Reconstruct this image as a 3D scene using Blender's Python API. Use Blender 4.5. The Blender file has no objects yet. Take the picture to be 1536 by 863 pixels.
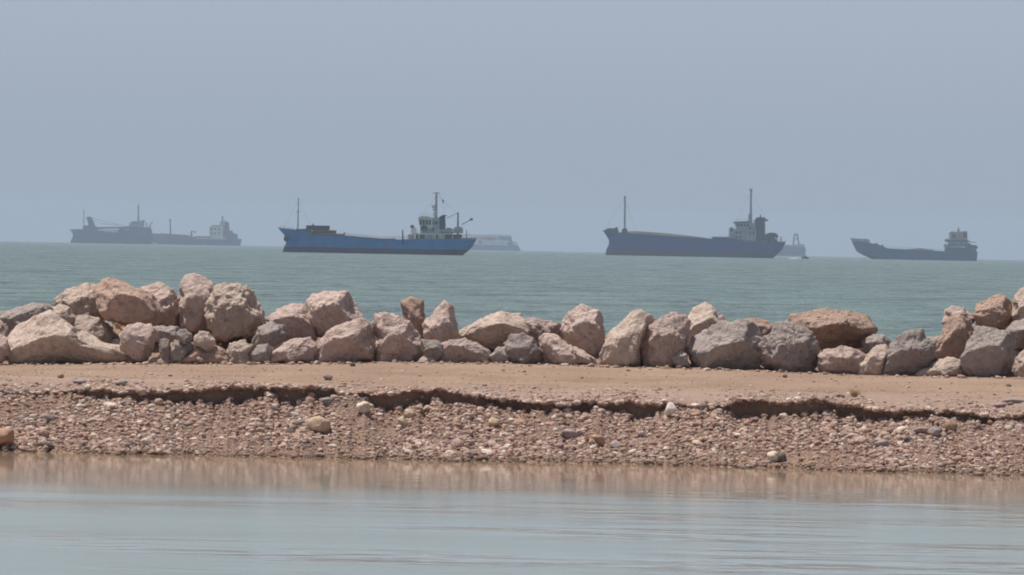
import bpy, bmesh, math, random
import numpy as np
from mathutils import Vector, Matrix

random.seed(4)
RNG = np.random.default_rng(11)
SC = bpy.context.scene
COL = SC.collection

# ------------------------------------------------------------------ camera
F = 7307.0                      # focal length in photo pixels (1536 wide)
CX, CY = 768.0, 431.5
CAM_H = 2.5
ROLL = math.atan(0.01863)
PITCH = math.atan(58.4 * math.cos(ROLL) / F)
FWD = np.array([0, math.cos(PITCH), -math.sin(PITCH)])
UP0 = np.array([0, math.sin(PITCH), math.cos(PITCH)])
XA = np.array([1.0, 0, 0])
RGT = math.cos(ROLL) * XA + math.sin(ROLL) * UP0
UPV = -math.sin(ROLL) * XA + math.cos(ROLL) * UP0
cam_d = bpy.data.cameras.new('camera')
cam = bpy.data.objects.new('camera', cam_d)
COL.objects.link(cam)
cam_d.sensor_width = 36.0
cam_d.lens = F / 1536.0 * 36.0
cam_d.clip_start = 0.5
cam_d.clip_end = 30000
M = Matrix.Identity(4)
for i in range(3):
    M[i][0] = RGT[i]; M[i][1] = UPV[i]; M[i][2] = -FWD[i]
M[2][3] = CAM_H
cam.matrix_world = M
SC.camera = cam

# ------------------------------------------------------------------ light
SUN_DIR = np.array([-0.30, 0.15, 0.94]); SUN_DIR /= np.linalg.norm(SUN_DIR)
sun_d = bpy.data.lights.new('sun', 'SUN')
sun_d.energy = 5.0
sun_d.angle = math.radians(0.6)
sun_d.color = (1.0, 0.94, 0.86)
sun = bpy.data.objects.new('sun', sun_d)
COL.objects.link(sun)
sun.location = (0, 0, 60)
sun.rotation_euler = Vector(SUN_DIR).to_track_quat('Z', 'Y').to_euler()

W = bpy.data.worlds.new('World')
SC.world = W
W.use_nodes = True
nt = W.node_tree
for n in list(nt.nodes):
    nt.nodes.remove(n)
SKY_STRENGTH = 0.05
sky = nt.nodes.new('ShaderNodeTexSky')
sky.sky_type = 'NISHITA'
sky.sun_disc = False
sky.sun_elevation = math.asin(SUN_DIR[2])
sky.sun_rotation = math.atan2(SUN_DIR[0], SUN_DIR[1])
sky.dust_density = 3.0
HAZE_SKY = (0.328, 0.390, 0.480)           # colour of the hazy air low over the sea
VEIL_SKY = (0.405, 0.455, 0.560)
BRIGHT_SKY = (0.50, 0.56, 0.66)               # the brighter veil above it
tc = nt.nodes.new('ShaderNodeTexCoord')
sep = nt.nodes.new('ShaderNodeSeparateXYZ')
nt.links.new(tc.outputs['Generated'], sep.inputs[0])
def wmap(a, c, lo, hi):
    m = nt.nodes.new('ShaderNodeMapRange'); m.interpolation_type = 'SMOOTHSTEP'
    for k, v in (('From Min', a), ('From Max', c), ('To Min', lo), ('To Max', hi)): m.inputs[k].default_value = v
    nt.links.new(sep.outputs['Z'], m.inputs['Value']); return m.outputs[0]
def wmix(fac, a, c):
    m = nt.nodes.new('ShaderNodeMix'); m.data_type = 'RGBA'
    nt.links.new(fac, m.inputs['Factor'])
    for v, k in ((a, 6), (c, 7)):
        if hasattr(v, 'links'): nt.links.new(v, m.inputs[k])
        else: m.inputs[k].default_value = tuple(q / SKY_STRENGTH for q in v) + (1,)
    return m.outputs[2]
low = wmix(wmap(0.0, 0.065, 0.0, 1.0), HAZE_SKY, VEIL_SKY)
low = wmix(wmap(0.06, 0.18, 0.0, 1.0), low, BRIGHT_SKY)
skyc = wmix(wmap(0.16, 0.34, 0.0, 0.92), low, sky.outputs[0])
bg = nt.nodes.new('ShaderNodeBackground')
bg.inputs['Strength'].default_value = SKY_STRENGTH
nt.links.new(skyc, bg.inputs['Color'])
wo = nt.nodes.new('ShaderNodeOutputWorld')
nt.links.new(bg.outputs[0], wo.inputs['Surface'])

SC.view_settings.view_transform = 'Standard'
SC.view_settings.look = 'None'
SC.view_settings.exposure = 0.0
SC.view_settings.gamma = 1.0
SC.view_settings.use_curve_mapping = False
SC.cycles.max_bounces = 6
SC.cycles.volume_bounces = 0
SC.cycles.caustics_reflective = False
SC.cycles.caustics_refractive = False
SC.cycles.sample_clamp_indirect = 4.0
SC.cycles.filter_width = 1.9

# ------------------------------------------------------------------ helpers
def ray(px, py):
    return FWD * F + RGT * (px - CX) + UPV * (CY - py)

def at_z(px, py, z):
    r = ray(px, py); t = (z - CAM_H) / r[2]
    return np.array([r[0] * t, r[1] * t, z])

def at_y(px, py, y):
    r = ray(px, py); t = y / r[1]
    return np.array([r[0] * t, y, CAM_H + r[2] * t])

_perm = np.random.default_rng(5).permutation(256)
_perm = np.concatenate([_perm, _perm])
_g = np.random.default_rng(6).normal(size=(256, 3)); _g /= np.linalg.norm(_g, axis=1)[:, None]

def pnoise(p):
    p = np.asarray(p, float)
    i = np.floor(p).astype(int); f = p - i
    u = f * f * f * (f * (f * 6 - 15) + 10)
    i &= 255
    out = 0
    for dx in (0, 1):
        wx = u[:, 0] if dx else 1 - u[:, 0]
        for dy in (0, 1):
            wy = u[:, 1] if dy else 1 - u[:, 1]
            for dz in (0, 1):
                wz = u[:, 2] if dz else 1 - u[:, 2]
                h = _perm[_perm[_perm[(i[:, 0] + dx) & 255] + ((i[:, 1] + dy) & 255)] + ((i[:, 2] + dz) & 255)]
                g = _g[h]
                d = g[:, 0] * (f[:, 0] - dx) + g[:, 1] * (f[:, 1] - dy) + g[:, 2] * (f[:, 2] - dz)
                out = out + wx * wy * wz * d
    return out * 1.5

def fbm(p, oct=4, lac=2.1, gain=0.5):
    a, s, t = 1.0, 1.0, 0
    for _ in range(oct):
        t = t + a * pnoise(p * s); a *= gain; s *= lac
    return t

def n1(x, f, seed):
    x = np.atleast_1d(np.asarray(x, float))
    return pnoise(np.stack([x * f, np.full_like(x, seed * 3.17), np.full_like(x, seed * 1.31)], 1))

def mesh_np(name, V, Fc, mats, parent=None, smooth=True, midx=None):
    V = np.asarray(V, np.float32); Fc = np.asarray(Fc, np.int32)
    k = Fc.shape[1]
    me = bpy.data.meshes.new(name)
    me.vertices.add(len(V)); me.vertices.foreach_set('co', V.ravel())
    me.loops.add(Fc.size); me.loops.foreach_set('vertex_index', Fc.ravel())
    me.polygons.add(len(Fc))
    me.polygons.foreach_set('loop_start', np.arange(0, Fc.size, k, dtype=np.int32))
    me.polygons.foreach_set('use_smooth', np.full(len(Fc), smooth))
    for m in (mats if isinstance(mats, (list, tuple)) else [mats]):
        me.materials.append(m)
    if midx is not None:
        me.polygons.foreach_set('material_index', np.asarray(midx, np.int32))
    me.update(calc_edges=True)
    o = bpy.data.objects.new(name, me)
    COL.objects.link(o)
    if parent: o.parent = parent
    return o

def tag(o, label=None, cat=None, group=None, kind=None):
    if label: o['label'] = label
    if cat: o['category'] = cat
    if group: o['group'] = group
    if kind: o['kind'] = kind
    return o

class MB:
    """collects polygons for ONE mesh"""
    def __init__(s): s.v = []; s.f = []; s.m = []
    def add(s, V, Fc, mi=0):
        b = len(s.v); s.v += [tuple(map(float, v)) for v in V]
        s.f += [tuple(b + i for i in f) for f in Fc]; s.m += [mi] * len(Fc); return s
    def box(s, x0, x1, y0, y1, z0, z1, mi=0, tx=0.0):
        V = [(x0, y0, z0), (x1, y0, z0), (x1, y1, z0), (x0, y1, z0), (x0 + tx, y0, z1), (x1 - tx, y0, z1), (x1 - tx, y1, z1), (x0 + tx, y1, z1)]
        return s.add(V, [(0, 3, 2, 1), (4, 5, 6, 7), (0, 1, 5, 4), (1, 2, 6, 5), (2, 3, 7, 6), (3, 0, 4, 7)], mi)
    def prism(s, pts, y0, y1, mi=0):
        n = len(pts)
        V = [(x, y0, z) for x, z in pts] + [(x, y1, z) for x, z in pts]
        Fc = [tuple(range(n)), tuple(range(2 * n - 1, n - 1, -1))] + [(i, i + n, (i + 1) % n + n, (i + 1) % n) for i in range(n)]
        return s.add(V, Fc, mi)
    def tube(s, P, r0, r1=None, n=8, mi=0):
        P = [Vector(p) for p in P]; r1 = r0 if r1 is None else r1
        V = []; Fc = []
        for i, p in enumerate(P):
            d = (P[min(i + 1, len(P) - 1)] - P[max(i - 1, 0)]).normalized()
            a = d.orthogonal().normalized(); b = d.cross(a)
            r = r0 + (r1 - r0) * i / max(1, len(P) - 1)
            for k in range(n):
                t = 2 * math.pi * k / n
                V.append(p + a * (r * math.cos(t)) + b * (r * math.sin(t)))
        for i in range(len(P) - 1):
            for k in range(n):
                k2 = (k + 1) % n
                Fc.append((i * n + k, i * n + k2, (i + 1) * n + k2, (i + 1) * n + k))
        Fc.append(tuple(reversed(range(n)))); Fc.append(tuple(range((len(P) - 1) * n, len(P) * n)))
        return s.add(V, Fc, mi)
    def build(s, name, mats, parent=None, loc=None, smooth=False):
        me = bpy.data.meshes.new(name)
        me.from_pydata(s.v, [], s.f)
        for m in (mats if isinstance(mats, (list, tuple)) else [mats]): me.materials.append(m)
        me.polygons.foreach_set('material_index', s.m)
        if smooth: me.polygons.foreach_set('use_smooth', [True] * len(s.f))
        bm = bmesh.new(); bm.from_mesh(me)
        bmesh.ops.recalc_face_normals(bm, faces=bm.faces); bm.to_mesh(me); bm.free()
        me.update()
        o = bpy.data.objects.new(name, me); COL.objects.link(o)
        if parent: o.parent = parent
        if loc is not None: o.location = loc
        return o

# ------------------------------------------------------------------ materials
class NT:
    def __init__(s, name):
        s.m = bpy.data.materials.new(name); s.m.use_nodes = True
        s.t = s.m.node_tree
        s.b = s.t.nodes['Principled BSDF']; s.out = s.t.nodes['Material Output']
    def n(s, typ, **kw):
        o = s.t.nodes.new(typ)
        for k, v in kw.items(): setattr(o, k, v)
        return o
    def l(s, a, b): s.t.links.new(a, b)
    def coord(s, kind='Object', scale=(1, 1, 1), rot=(0, 0, 0)):
        if kind == 'Position':
            src = s.n('ShaderNodeNewGeometry').outputs['Position']
        else:
            src = s.n('ShaderNodeTexCoord').outputs[kind]
        mp = s.n('ShaderNodeMapping'); mp.inputs['Scale'].default_value = scale; mp.inputs['Rotation'].default_value = rot
        s.l(src, mp.inputs['Vector']); return mp.outputs[0]
    def noise(s, vec, scale, detail=4, rough=0.55):
        o = s.n('ShaderNodeTexNoise'); o.inputs['Scale'].default_value = scale
        o.inputs['Detail'].default_value = detail; o.inputs['Roughness'].default_value = rough
        s.l(vec, o.inputs['Vector']); return o.outputs['Fac']
    def ramp(s, fac, stops):
        o = s.n('ShaderNodeValToRGB'); cr = o.color_ramp
        while len(cr.elements) > len(stops): cr.elements.remove(cr.elements[-1])
        while len(cr.elements) < len(stops): cr.elements.new(1)
        for e, (p, c) in zip(cr.elements, stops):
            e.position = p; e.color = (c if len(c) == 4 else tuple(c) + (1,)) if not isinstance(c, (int, float)) else (c, c, c, 1)
        s.l(fac, o.inputs[0]); return o.outputs[0]
    def mix(s, fac, a, b, mode='MIX'):
        o = s.n('ShaderNodeMix', data_type='RGBA', blend_type=mode)
        for v, i in ((fac, 0), (a, 6), (b, 7)):
            if hasattr(v, 'links'): s.l(v, o.inputs[i])
            else: o.inputs[i].default_value = v if i == 0 else tuple(v) + (1,)
        return o.outputs[2]
    def math(s, op, a, b=None):
        o = s.n('ShaderNodeMath', operation=op)
        for v, i in ((a, 0), (b, 1)):
            if v is None: continue
            if hasattr(v, 'links'): s.l(v, o.inputs[i])
            else: o.inputs[i].default_value = v
        return o.outputs[0]
    def bump(s, h, strength, dist, prev=None):
        o = s.n('ShaderNodeBump')
        if hasattr(strength, 'links'): s.l(strength, o.inputs['Strength'])
        else: o.inputs['Strength'].default_value = strength
        o.inputs['Distance'].default_value = dist
        s.l(h, o.inputs['Height'])
        if prev: s.l(prev, o.inputs['Normal'])
        return o.outputs[0]
    def done(s, col=None, normal=None, rough=None, spec=None):
        if col is not None:
            if hasattr(col, 'links'): s.l(col, s.b.inputs['Base Color'])
            else: s.b.inputs['Base Color'].default_value = tuple(col) + (1,)
        if normal is not None: s.l(normal, s.b.inputs['Normal'])
        if rough is not None:
            if hasattr(rough, 'links'): s.l(rough, s.b.inputs['Roughness'])
            else: s.b.inputs['Roughness'].default_value = rough
        if spec is not None: s.b.inputs['Specular IOR Level'].default_value = spec
        return s.m

def rock_mat(name, c1, c2, dark, pit=0.5):
    t = NT(name); v = t.coord('Object')
    rnd = t.n('ShaderNodeObjectInfo').outputs['Random']
    big = t.noise(v, 1.6, 5, 0.6); mid = t.noise(v, 7, 6, 0.65); fine = t.noise(v, 34, 4, 0.7)
    base = t.mix(t.ramp(big, [(0.35, 0.0), (0.65, 1.0)]), c1, c2)
    base = t.mix(t.ramp(mid, [(0.30, 0.75), (0.48, 0.0)]), base, dark)
    pale = tuple(min(1, x * 1.35) for x in c1)
    base = t.mix(t.ramp(fine, [(0.55, 0.0), (0.75, 0.6)]), base, pale)
    base = t.mix(t.ramp(fine, [(0.25, 0.5), (0.42, 0.0)]), base, dark)
    vo = t.n('ShaderNodeTexVoronoi'); vo.inputs['Scale'].default_value = 9
    t.l(v, vo.inputs['Vector'])
    stn = t.noise(t.coord('Object', (1.2, 1.2, 0.5)), 2.6, 6, 0.7)
    base = t.mix(t.ramp(stn, [(0.52, 0.0), (0.66, 0.45)]), base, tuple(0.6 * a_ for a_ in c2))
    base = t.mix(1.0, base, t.ramp(rnd, [(0.0, (0.86, 0.85, 0.85)), (0.5, (1.05, 1.03, 1.02)), (1.0, (1.16, 1.15, 1.14))]), 'MULTIPLY')
    nrm = t.bump(mid, 1.0, 0.10)
    nrm = t.bump(vo.outputs['Distance'], pit, 0.035, nrm)
    nrm = t.bump(fine, 0.9, 0.025, nrm)
    return t.done(base, nrm, 0.9, 0.2)

ROCK = {
 'pink': rock_mat('pink_limestone', (0.64, 0.51, 0.46), (0.55, 0.42, 0.375), (0.26, 0.185, 0.155)),
 'tan':  rock_mat('tan_limestone', (0.635, 0.52, 0.45), (0.54, 0.425, 0.36), (0.27, 0.195, 0.155)),
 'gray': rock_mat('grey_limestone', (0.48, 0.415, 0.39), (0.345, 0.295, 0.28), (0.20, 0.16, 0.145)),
 'rust': rock_mat('rusty_limestone', (0.57, 0.415, 0.34), (0.45, 0.31, 0.25), (0.22, 0.14, 0.11)),
 'pale': rock_mat('pale_limestone', (0.62, 0.51, 0.44), (0.53, 0.42, 0.36), (0.32, 0.24, 0.20), 0.3),
}

def plain_stone(name, c, var=0.25):
    t = NT(name); v = t.coord('Object'); n = t.noise(v, 18, 5, 0.65)
    col = t.mix(t.ramp(n, [(0.3, 0.0), (0.7, 1.0)]), tuple(x * (1 - var) for x in c), tuple(min(1, x * (1 + var)) for x in c))
    return t.done(col, t.bump(n, 0.6, 0.012), 0.85, 0.25)

def paint(name, c, rust=0.25, rough=0.55):
    t = NT(name); v = t.coord('Object', (0.45, 0.45, 0.10)); n = t.noise(v, 1.0, 6, 0.7)
    n2 = t.noise(t.coord('Object', (0.12, 0.12, 0.3)), 1.0, 4, 0.6)
    col = t.mix(t.ramp(n2, [(0.35, 0.0), (0.65, 1.0)]), tuple(x * 0.82 for x in c), tuple(min(1, x * 1.12) for x in c))
    col = t.mix(t.ramp(n, [(0.52, 0.0), (0.72, rust * 2)]), col, (0.13, 0.07, 0.045))
    return t.done(col, None, rough, 0.3)

# ground material: colour by what lies where (soil, sand), no light painted in
def soil_mat(name, c1, c2, c3, bump_d=0.02, scale=6):
    t = NT(name); v = t.coord('Position')
    a = t.noise(v, 0.7, 5, 0.6); b = t.noise(v, scale, 6, 0.7); c = t.noise(v, 42, 4, 0.7)
    st = t.noise(t.coord('Position', (0.35, 1.6, 1)), 1.2, 5, 0.6)
    col = t.mix(t.ramp(a, [(0.35, 0.0), (0.65, 1.0)]), c1, c2)
    col = t.mix(t.ramp(st, [(0.42, 0.0), (0.62, 0.55)]), col, c3)
    col = t.mix(t.ramp(c, [(0.28, 0.6), (0.45, 0.0)]), col, tuple(x * 0.55 for x in c2))
    nrm = t.bump(b, 0.8, bump_d); nrm = t.bump(c, 0.8, bump_d * 0.5, nrm)
    return t.done(col, nrm, 0.95, 0.15)
SAND = soil_mat('packed_sand', (0.325, 0.228, 0.170), (0.262, 0.178, 0.130), (0.37, 0.272, 0.212), 0.03, 9)
EARTH = soil_mat('stony_earth', (0.265, 0.183, 0.145), (0.20, 0.135, 0.105), (0.33, 0.22, 0.155), 0.03)
CRUST = soil_mat('gravelly_crust', (0.33, 0.24, 0.195), (0.27, 0.19, 0.15), (0.38, 0.28, 0.225), 0.025, 14)

t = NT('gravel_stone')
g = t.n('ShaderNodeNewGeometry')
ramp = t.ramp(g.outputs['Random Per Island'], [
    (0.00, (0.44, 0.30, 0.25)), (0.12, (0.30, 0.19, 0.155)), (0.24, (0.51, 0.37, 0.30)), (0.34, (0.33, 0.26, 0.245)),
    (0.46, (0.45, 0.275, 0.19)), (0.56, (0.15, 0.112, 0.105)), (0.66, (0.41, 0.275, 0.24)), (0.78, (0.58, 0.46, 0.38)),
    (0.87, (0.34, 0.205, 0.155)), (0.95, (0.68, 0.58, 0.51))])
nn = t.noise(t.coord('Position'), 60, 3, 0.6)
gc = t.mix(t.ramp(nn, [(0.3, 0.35), (0.6, 0.0)]), ramp, (0.18, 0.12, 0.09))
sz = t.n('ShaderNodeSeparateXYZ'); t.l(g.outputs['Position'], sz.inputs[0])
wet = t.ramp(t.math('ADD', sz.outputs['Z'], t.math('MULTIPLY', t.noise(t.coord('Position'), 1.5, 3), 0.08)), [(0.05, 0.8), (0.12, 0.0)])
gc = t.mix(wet, gc, (0.17, 0.115, 0.085))
GRAVEL = t.done(gc, t.bump(nn, 0.5, 0.01), 0.88, 0.25)

# ------------------------------------------------------------------ terrain of the spit
def curve(pts):
    xs = np.array([p[0] for p in pts], float); ys = np.array([p[1] for p in pts], float)
    sl0 = 0.012; 
    def f(x):
        x = np.asarray(x, float)
        y = np.interp(x, xs, ys)
        y = np.where(x < xs[0], ys[0] + (x - xs[0]) * 0.018, y)
        return np.where(x > xs[-1], ys[-1] + (x - xs[-1]) * 0.018, y)
    return f
water_px = curve([(0, 677), (300, 684), (560, 689), (760, 693), (1000, 698), (1200, 704), (1536, 714)])
lip_px = curve([(0, 588), (90, 588), (141, 583), (182, 587), (245, 589), (286, 585), (365, 579), (424, 581), (482, 581), (520, 590), (562, 589), (601, 589), (630, 584), (692, 589),
                (726, 596), (760, 598), (838, 606), (877, 601), (929, 602), (994, 604), (1020, 606), (1060, 610), (1098, 604), (1137, 598), (1167, 606), (1214, 599), (1253, 602),
                (1292, 611), (1344, 615), (1396, 615), (1448, 618), (1487, 623), (1536, 622)])
cave_px = curve([(0, 590), (90, 591), (141, 597), (182, 601), (245, 600), (281, 606), (338, 604), (400, 596), (411, 600), (442, 606), (479, 600), (505, 593), (535, 593), (562, 604), (601, 615), (630, 611),
                 (661, 603), (703, 604), (718, 608), (780, 612), (833, 616), (921, 620), (987, 619), (1015, 609), (1060, 613), (1085, 620), (1146, 625), (1183, 621), (1261, 625), (1318, 631),
                 (1370, 628), (1448, 629), (1485, 631), (1536, 630)])
under = curve([(0, 0), (120, 0.1), (150, .7), (480, 1), (505, .1), (540, .15), (565, 1), (630, 1), (665, .6), (720, .8), (990, 1), (1012, .15), (1060, .15), (1090, .7), (1480, 1), (1510, .6), (1536, .6)])
base_px = curve([(0, 548), (190, 546), (400, 546), (600, 543), (760, 545), (900, 549), (1100, 555), (1250, 561), (1400, 565), (1536, 567)])

Z_TRK = 0.70
cols = np.concatenate([np.arange(-3600, -430, 60), np.arange(-430, 1970, 2.6), np.arange(1970, 5200, 60)]).astype(float)
NC = len(cols)
def slope_at(px, py):            # dz per dy of the sight line
    r = FWD[None] * F + RGT[None] * (np.asarray(px) - CX)[:, None] + UPV[None] * (CY - np.asarray(py))[:, None]
    return r[:, 2] / r[:, 1], r[:, 0] / r[:, 1]
_, AZ = slope_at(cols, np.full(NC, 600.0))
infr = np.clip(1 - np.maximum(0, np.maximum(-260 - cols, cols - 1800)) / 400, 0, 1)
rag = n1(cols, 0.04, 1) * 3.5 + n1(cols, 0.11, 2) * 4.5 + n1(cols, 0.27, 9) * 3.4
lipp = lip_px(cols) + rag * 0.7
gapm = np.clip(0.95 + 0.7 * n1(cols, 0.025, 21) + 0.5 * n1(cols, 0.08, 22), 0.45, 1.35)
cavp = np.maximum(lip_px(cols) + (cave_px(cols) + 2.0 * under(cols) - lip_px(cols)) * gapm + n1(cols, 0.06, 3) * 3.4 + n1(cols, 0.2, 4) * 3.0, lipp + 1.5)
und = np.clip(under(cols) + n1(cols, 0.03, 5) * 0.2, 0.02, 1)
watp = water_px(cols) + n1(cols, 0.02, 6) * 2.5 + n1(cols, 0.09, 7) * 1.5
basp = base_px(cols)
s_w, _ = slope_at(cols, watp); Yw = -CAM_H / s_w
s_ws, _ = slope_at(cols, water_px(cols)); s_l, _ = slope_at(cols, lipp)
Yl = -CAM_H / s_ws + 2.3 + 0.25 * n1(cols, 0.012, 12); ZL = CAM_H + s_l * Yl
s_c, _ = slope_at(cols, cavp); Yc = Yl + 0.03; Zc = CAM_H + s_c * Yc
s_b, _ = slope_at(cols, basp); Yb = -CAM_H / s_ws + 10.3; Z_BASE = CAM_H + s_b * Yb
core_px = curve([(0, 487), (400, 487), (440, 502), (560, 506), (700, 512), (760, 508), (1150, 514), (1210, 528), (1320, 528), (1400, 522), (1440, 500), (1536, 495)])
Z_CORE = CAM_H + slope_at(cols, core_px(cols))[0] * (Yb + 3.0)
prof = []                         # rows of (Y, Z, zone, rough)
def row(Y, Z, zone, rough): prof.append((np.broadcast_to(Y, NC).astype(float), np.broadcast_to(Z, NC).astype(float), zone, rough))
one = np.ones(NC)
row(Yw - 6.0, -0.9 * one, 0, 0.0); row(Yw - 2.0, -0.5 * one, 0, 0.0); row(Yw - 0.6, -0.2 * one, 0, 0.01)
for k in range(0, 42):            # gravel slope
    s = k / 41
    row(Yw + (Yc - Yw) * s, Zc * (0.82 * s + 0.18 * s * s), 0, 0.03)
crust = np.clip(0.03 + 0.03 * n1(cols, 0.05, 8) + 0.02 * n1(cols, 0.21, 18), 0.004, 0.08)
dpt = 0.012 + 0.035 * und
for k in range(1, 7):             # cave floor going in
    s = k / 6
    row(Yc + dpt * s, Zc + 0.02 * s, 1, 0.02)
Zroof = np.maximum(ZL - crust, Zc + 0.012)
for k in range(1, 5):             # back wall
    s = k / 4
    row(Yc + dpt * (1 + 0.08 * math.sin(s * 3.1)), Zc + 0.02 + (Zroof - 0.01 - Zc - 0.02) * s, 1, 0.025)
for k in range(1, 6):             # roof coming out
    s = k / 5
    row(Yc + dpt * (1 - s) - 0.03 * s, Zroof, 1, 0.012)
row(Yl - 0.012, ZL - crust * 0.45, 2, 0.012)
row(Yl, ZL, 2, 0.012)
for k in range(1, 26):            # gravelly crust
    s = k / 25
    row(Yl + 4.6 * s ** 1.4, ZL + (Z_TRK - ZL) * (s * s * (3 - 2 * s)), 2, 0.035 - 0.02 * s)
Ys = Yl + 4.6
for k in range(1, 46):            # sand track
    s = k / 45
    row(Ys + (Yb - Ys) * s, Z_TRK + (Z_BASE - Z_TRK) * s - 0.035 * math.exp(-((s - .3) / .07) ** 2) - 0.035 * math.exp(-((s - .68) / .07) ** 2), 3, 0.012)
for k in range(1, 30):            # rubble core under the boulders, then down to the sea
    s = k / 29
    Y = Yb + 0.45 + 8.0 * s
    Zk = np.interp(s, [0, .32, .42], [0, 1, .95]) if s < .42 else np.interp(s, [.42, 1], [.95, -1])
    row(Y, np.where(Zk > 0, Z_BASE + (Z_CORE - Z_BASE) * Zk if s < .42 else Z_CORE * Zk, Zk * 1.2), 4, 0.08)
NR = len(prof)
TY = np.stack([p[0] for p in prof]); TZ = np.stack([p[1] for p in prof]); TX = AZ[None, :] * TY
RO = np.array([p[3] for p in prof])[:, None]
P = np.stack([TX.ravel(), TY.ravel() * 1.0, TZ.ravel() * 2], 1)
nz = (fbm(P * 2.2, 4) * 0.6 + fbm(P * 11, 3) * 0.5).reshape(NR, NC)
ny = (fbm(P * 6.0 + 31.7, 3)).reshape(NR, NC)
TZ = TZ + nz * RO
TY = TY + ny * RO * np.array([1.0 if p[2] in (0, 1, 2) else 0.3 for p in prof])[:, None]
V = np.stack([AZ[None, :] * TY, TY, TZ], 2).reshape(-1, 3)
ii, jj = np.meshgrid(np.arange(NR - 1), np.arange(NC - 1), indexing='ij')
a = (ii * NC + jj).ravel()
quads = np.stack([a, a + 1, a + NC + 1, a + NC], 1)
zone = np.array([p[2] for p in prof])
zq = zone[np.minimum(ii + 1, NR - 1)].ravel()
# sand edge wanders between crust and sand
mi = np.where(zq == 3, 1, np.where(zq == 2, 2, 0))
spit = mesh_np('spit_ground', V, quads, [EARTH, SAND, CRUST], smooth=True, midx=mi)
tag(spit, kind='structure')
TV = V.reshape(NR, NC, 3)

def surf(px, rowf):
    """point of the ground at photo column px and profile row rowf (both may be arrays)"""
    c = np.interp(px, cols, np.arange(NC)); r = np.clip(rowf, 0, NR - 1.001)
    c0 = np.clip(np.floor(c).astype(int), 0, NC - 2); r0 = np.floor(r).astype(int)
    fc = (c - c0)[:, None]; fr = (r - r0)[:, None]
    return (TV[r0, c0] * (1 - fc) + TV[r0, c0 + 1] * fc) * (1 - fr) + (TV[r0 + 1, c0] * (1 - fc) + TV[r0 + 1, c0 + 1] * fc) * fr
R_SLOPE0, R_SLOPE1 = 3, 44
R_LIP = int(np.where(zone == 2)[0][1]); R_CR1 = R_LIP + 25
R_SAND1 = R_CR1 + 45

# near shore where the photographer stands
xs = np.linspace(-70, 70, 60); ys_ = np.linspace(-40, 16, 30)
gx, gy = np.meshgrid(xs, ys_)
gz = np.interp(gy, [-40, -6, 4, 11, 16], [1.0, 0.9, 0.6, -0.3, -1.0]) + 0.05 * pnoise(np.stack([gx.ravel() * .4, gy.ravel() * .4, gx.ravel() * 0], 1)).reshape(gx.shape)
ii, jj = np.meshgrid(np.arange(29), np.arange(59), indexing='ij'); a = (ii * 60 + jj).ravel()
o = mesh_np('shore_ground', np.stack([gx, gy, gz], 2).reshape(-1, 3), np.stack([a, a + 1, a + 61, a + 60], 1), EARTH)
tag(o, kind='structure')

# ------------------------------------------------------------------ water
t = NT('calm_water')
v1 = t.coord('Position', (0.85, 1.9, 1), (0, 0, 0.05)); v2 = t.coord('Position', (0.16, 0.6, 1), (0, 0, 0.06)); v3 = t.coord('Position', (3.0, 5.0, 1))
w1 = t.noise(v1, 1.0, 3, 0.5); w2 = t.noise(v2, 0.5, 3, 0.5); w3 = t.noise(v3, 1.0, 2, 0.5)
sp = t.n('ShaderNodeSeparateXYZ'); t.l(t.n('ShaderNodeNewGeometry').outputs['Position'], sp.inputs[0])
mrn = t.n('ShaderNodeMapRange'); mrn.inputs['From Min'].default_value = 51.5; mrn.inputs['From Max'].default_value = 45.0
mrn.inputs['To Min'].default_value = 0.10; mrn.inputs['To Max'].default_value = 1.0
t.l(t.math('ADD', sp.outputs['Y'], t.math('MULTIPLY', t.math('SUBTRACT', w2, 0.5), 8.0)), mrn.inputs['Value'])
pat = t.ramp(t.math('ADD', t.noise(t.coord('Position', (0.22, 0.40, 1)), 1.0, 4, 0.6), t.math('MULTIPLY', sp.outputs['X'], 0.012)), [(0.44, 0.05), (0.62, 1.0)])
nrm = t.bump(w1, t.math('MULTIPLY', mrn.outputs[0], pat), 0.055)
nrm = t.bump(w2, t.math('MULTIPLY', mrn.outputs[0], 0.6), 0.10, nrm)
nrm = t.bump(w3, t.math('MULTIPLY', mrn.outputs[0], 0.25), 0.012, nrm)
t.b.inputs['IOR'].default_value = 1.33
wr = t.math('ADD', t.math('MULTIPLY', mrn.outputs[0], t.math('SUBTRACT', 0.19, t.math('MULTIPLY', pat, 0.13))), 0.05)
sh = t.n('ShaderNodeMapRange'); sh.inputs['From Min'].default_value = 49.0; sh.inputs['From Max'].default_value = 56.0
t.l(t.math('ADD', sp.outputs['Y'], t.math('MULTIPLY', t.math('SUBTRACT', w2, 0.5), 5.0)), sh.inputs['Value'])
refl_tint = t.mix(sh.outputs[0], (0.190, 0.240, 0.238), (0.29, 0.205, 0.14))      # brown reflection of the bank painted into the water colour beside it
CALM = t.done(refl_tint, nrm, wr, 0.5)
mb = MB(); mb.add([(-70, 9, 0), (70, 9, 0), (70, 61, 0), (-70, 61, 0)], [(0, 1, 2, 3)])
tag(mb.build('lagoon_water', CALM), kind='structure')

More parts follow.
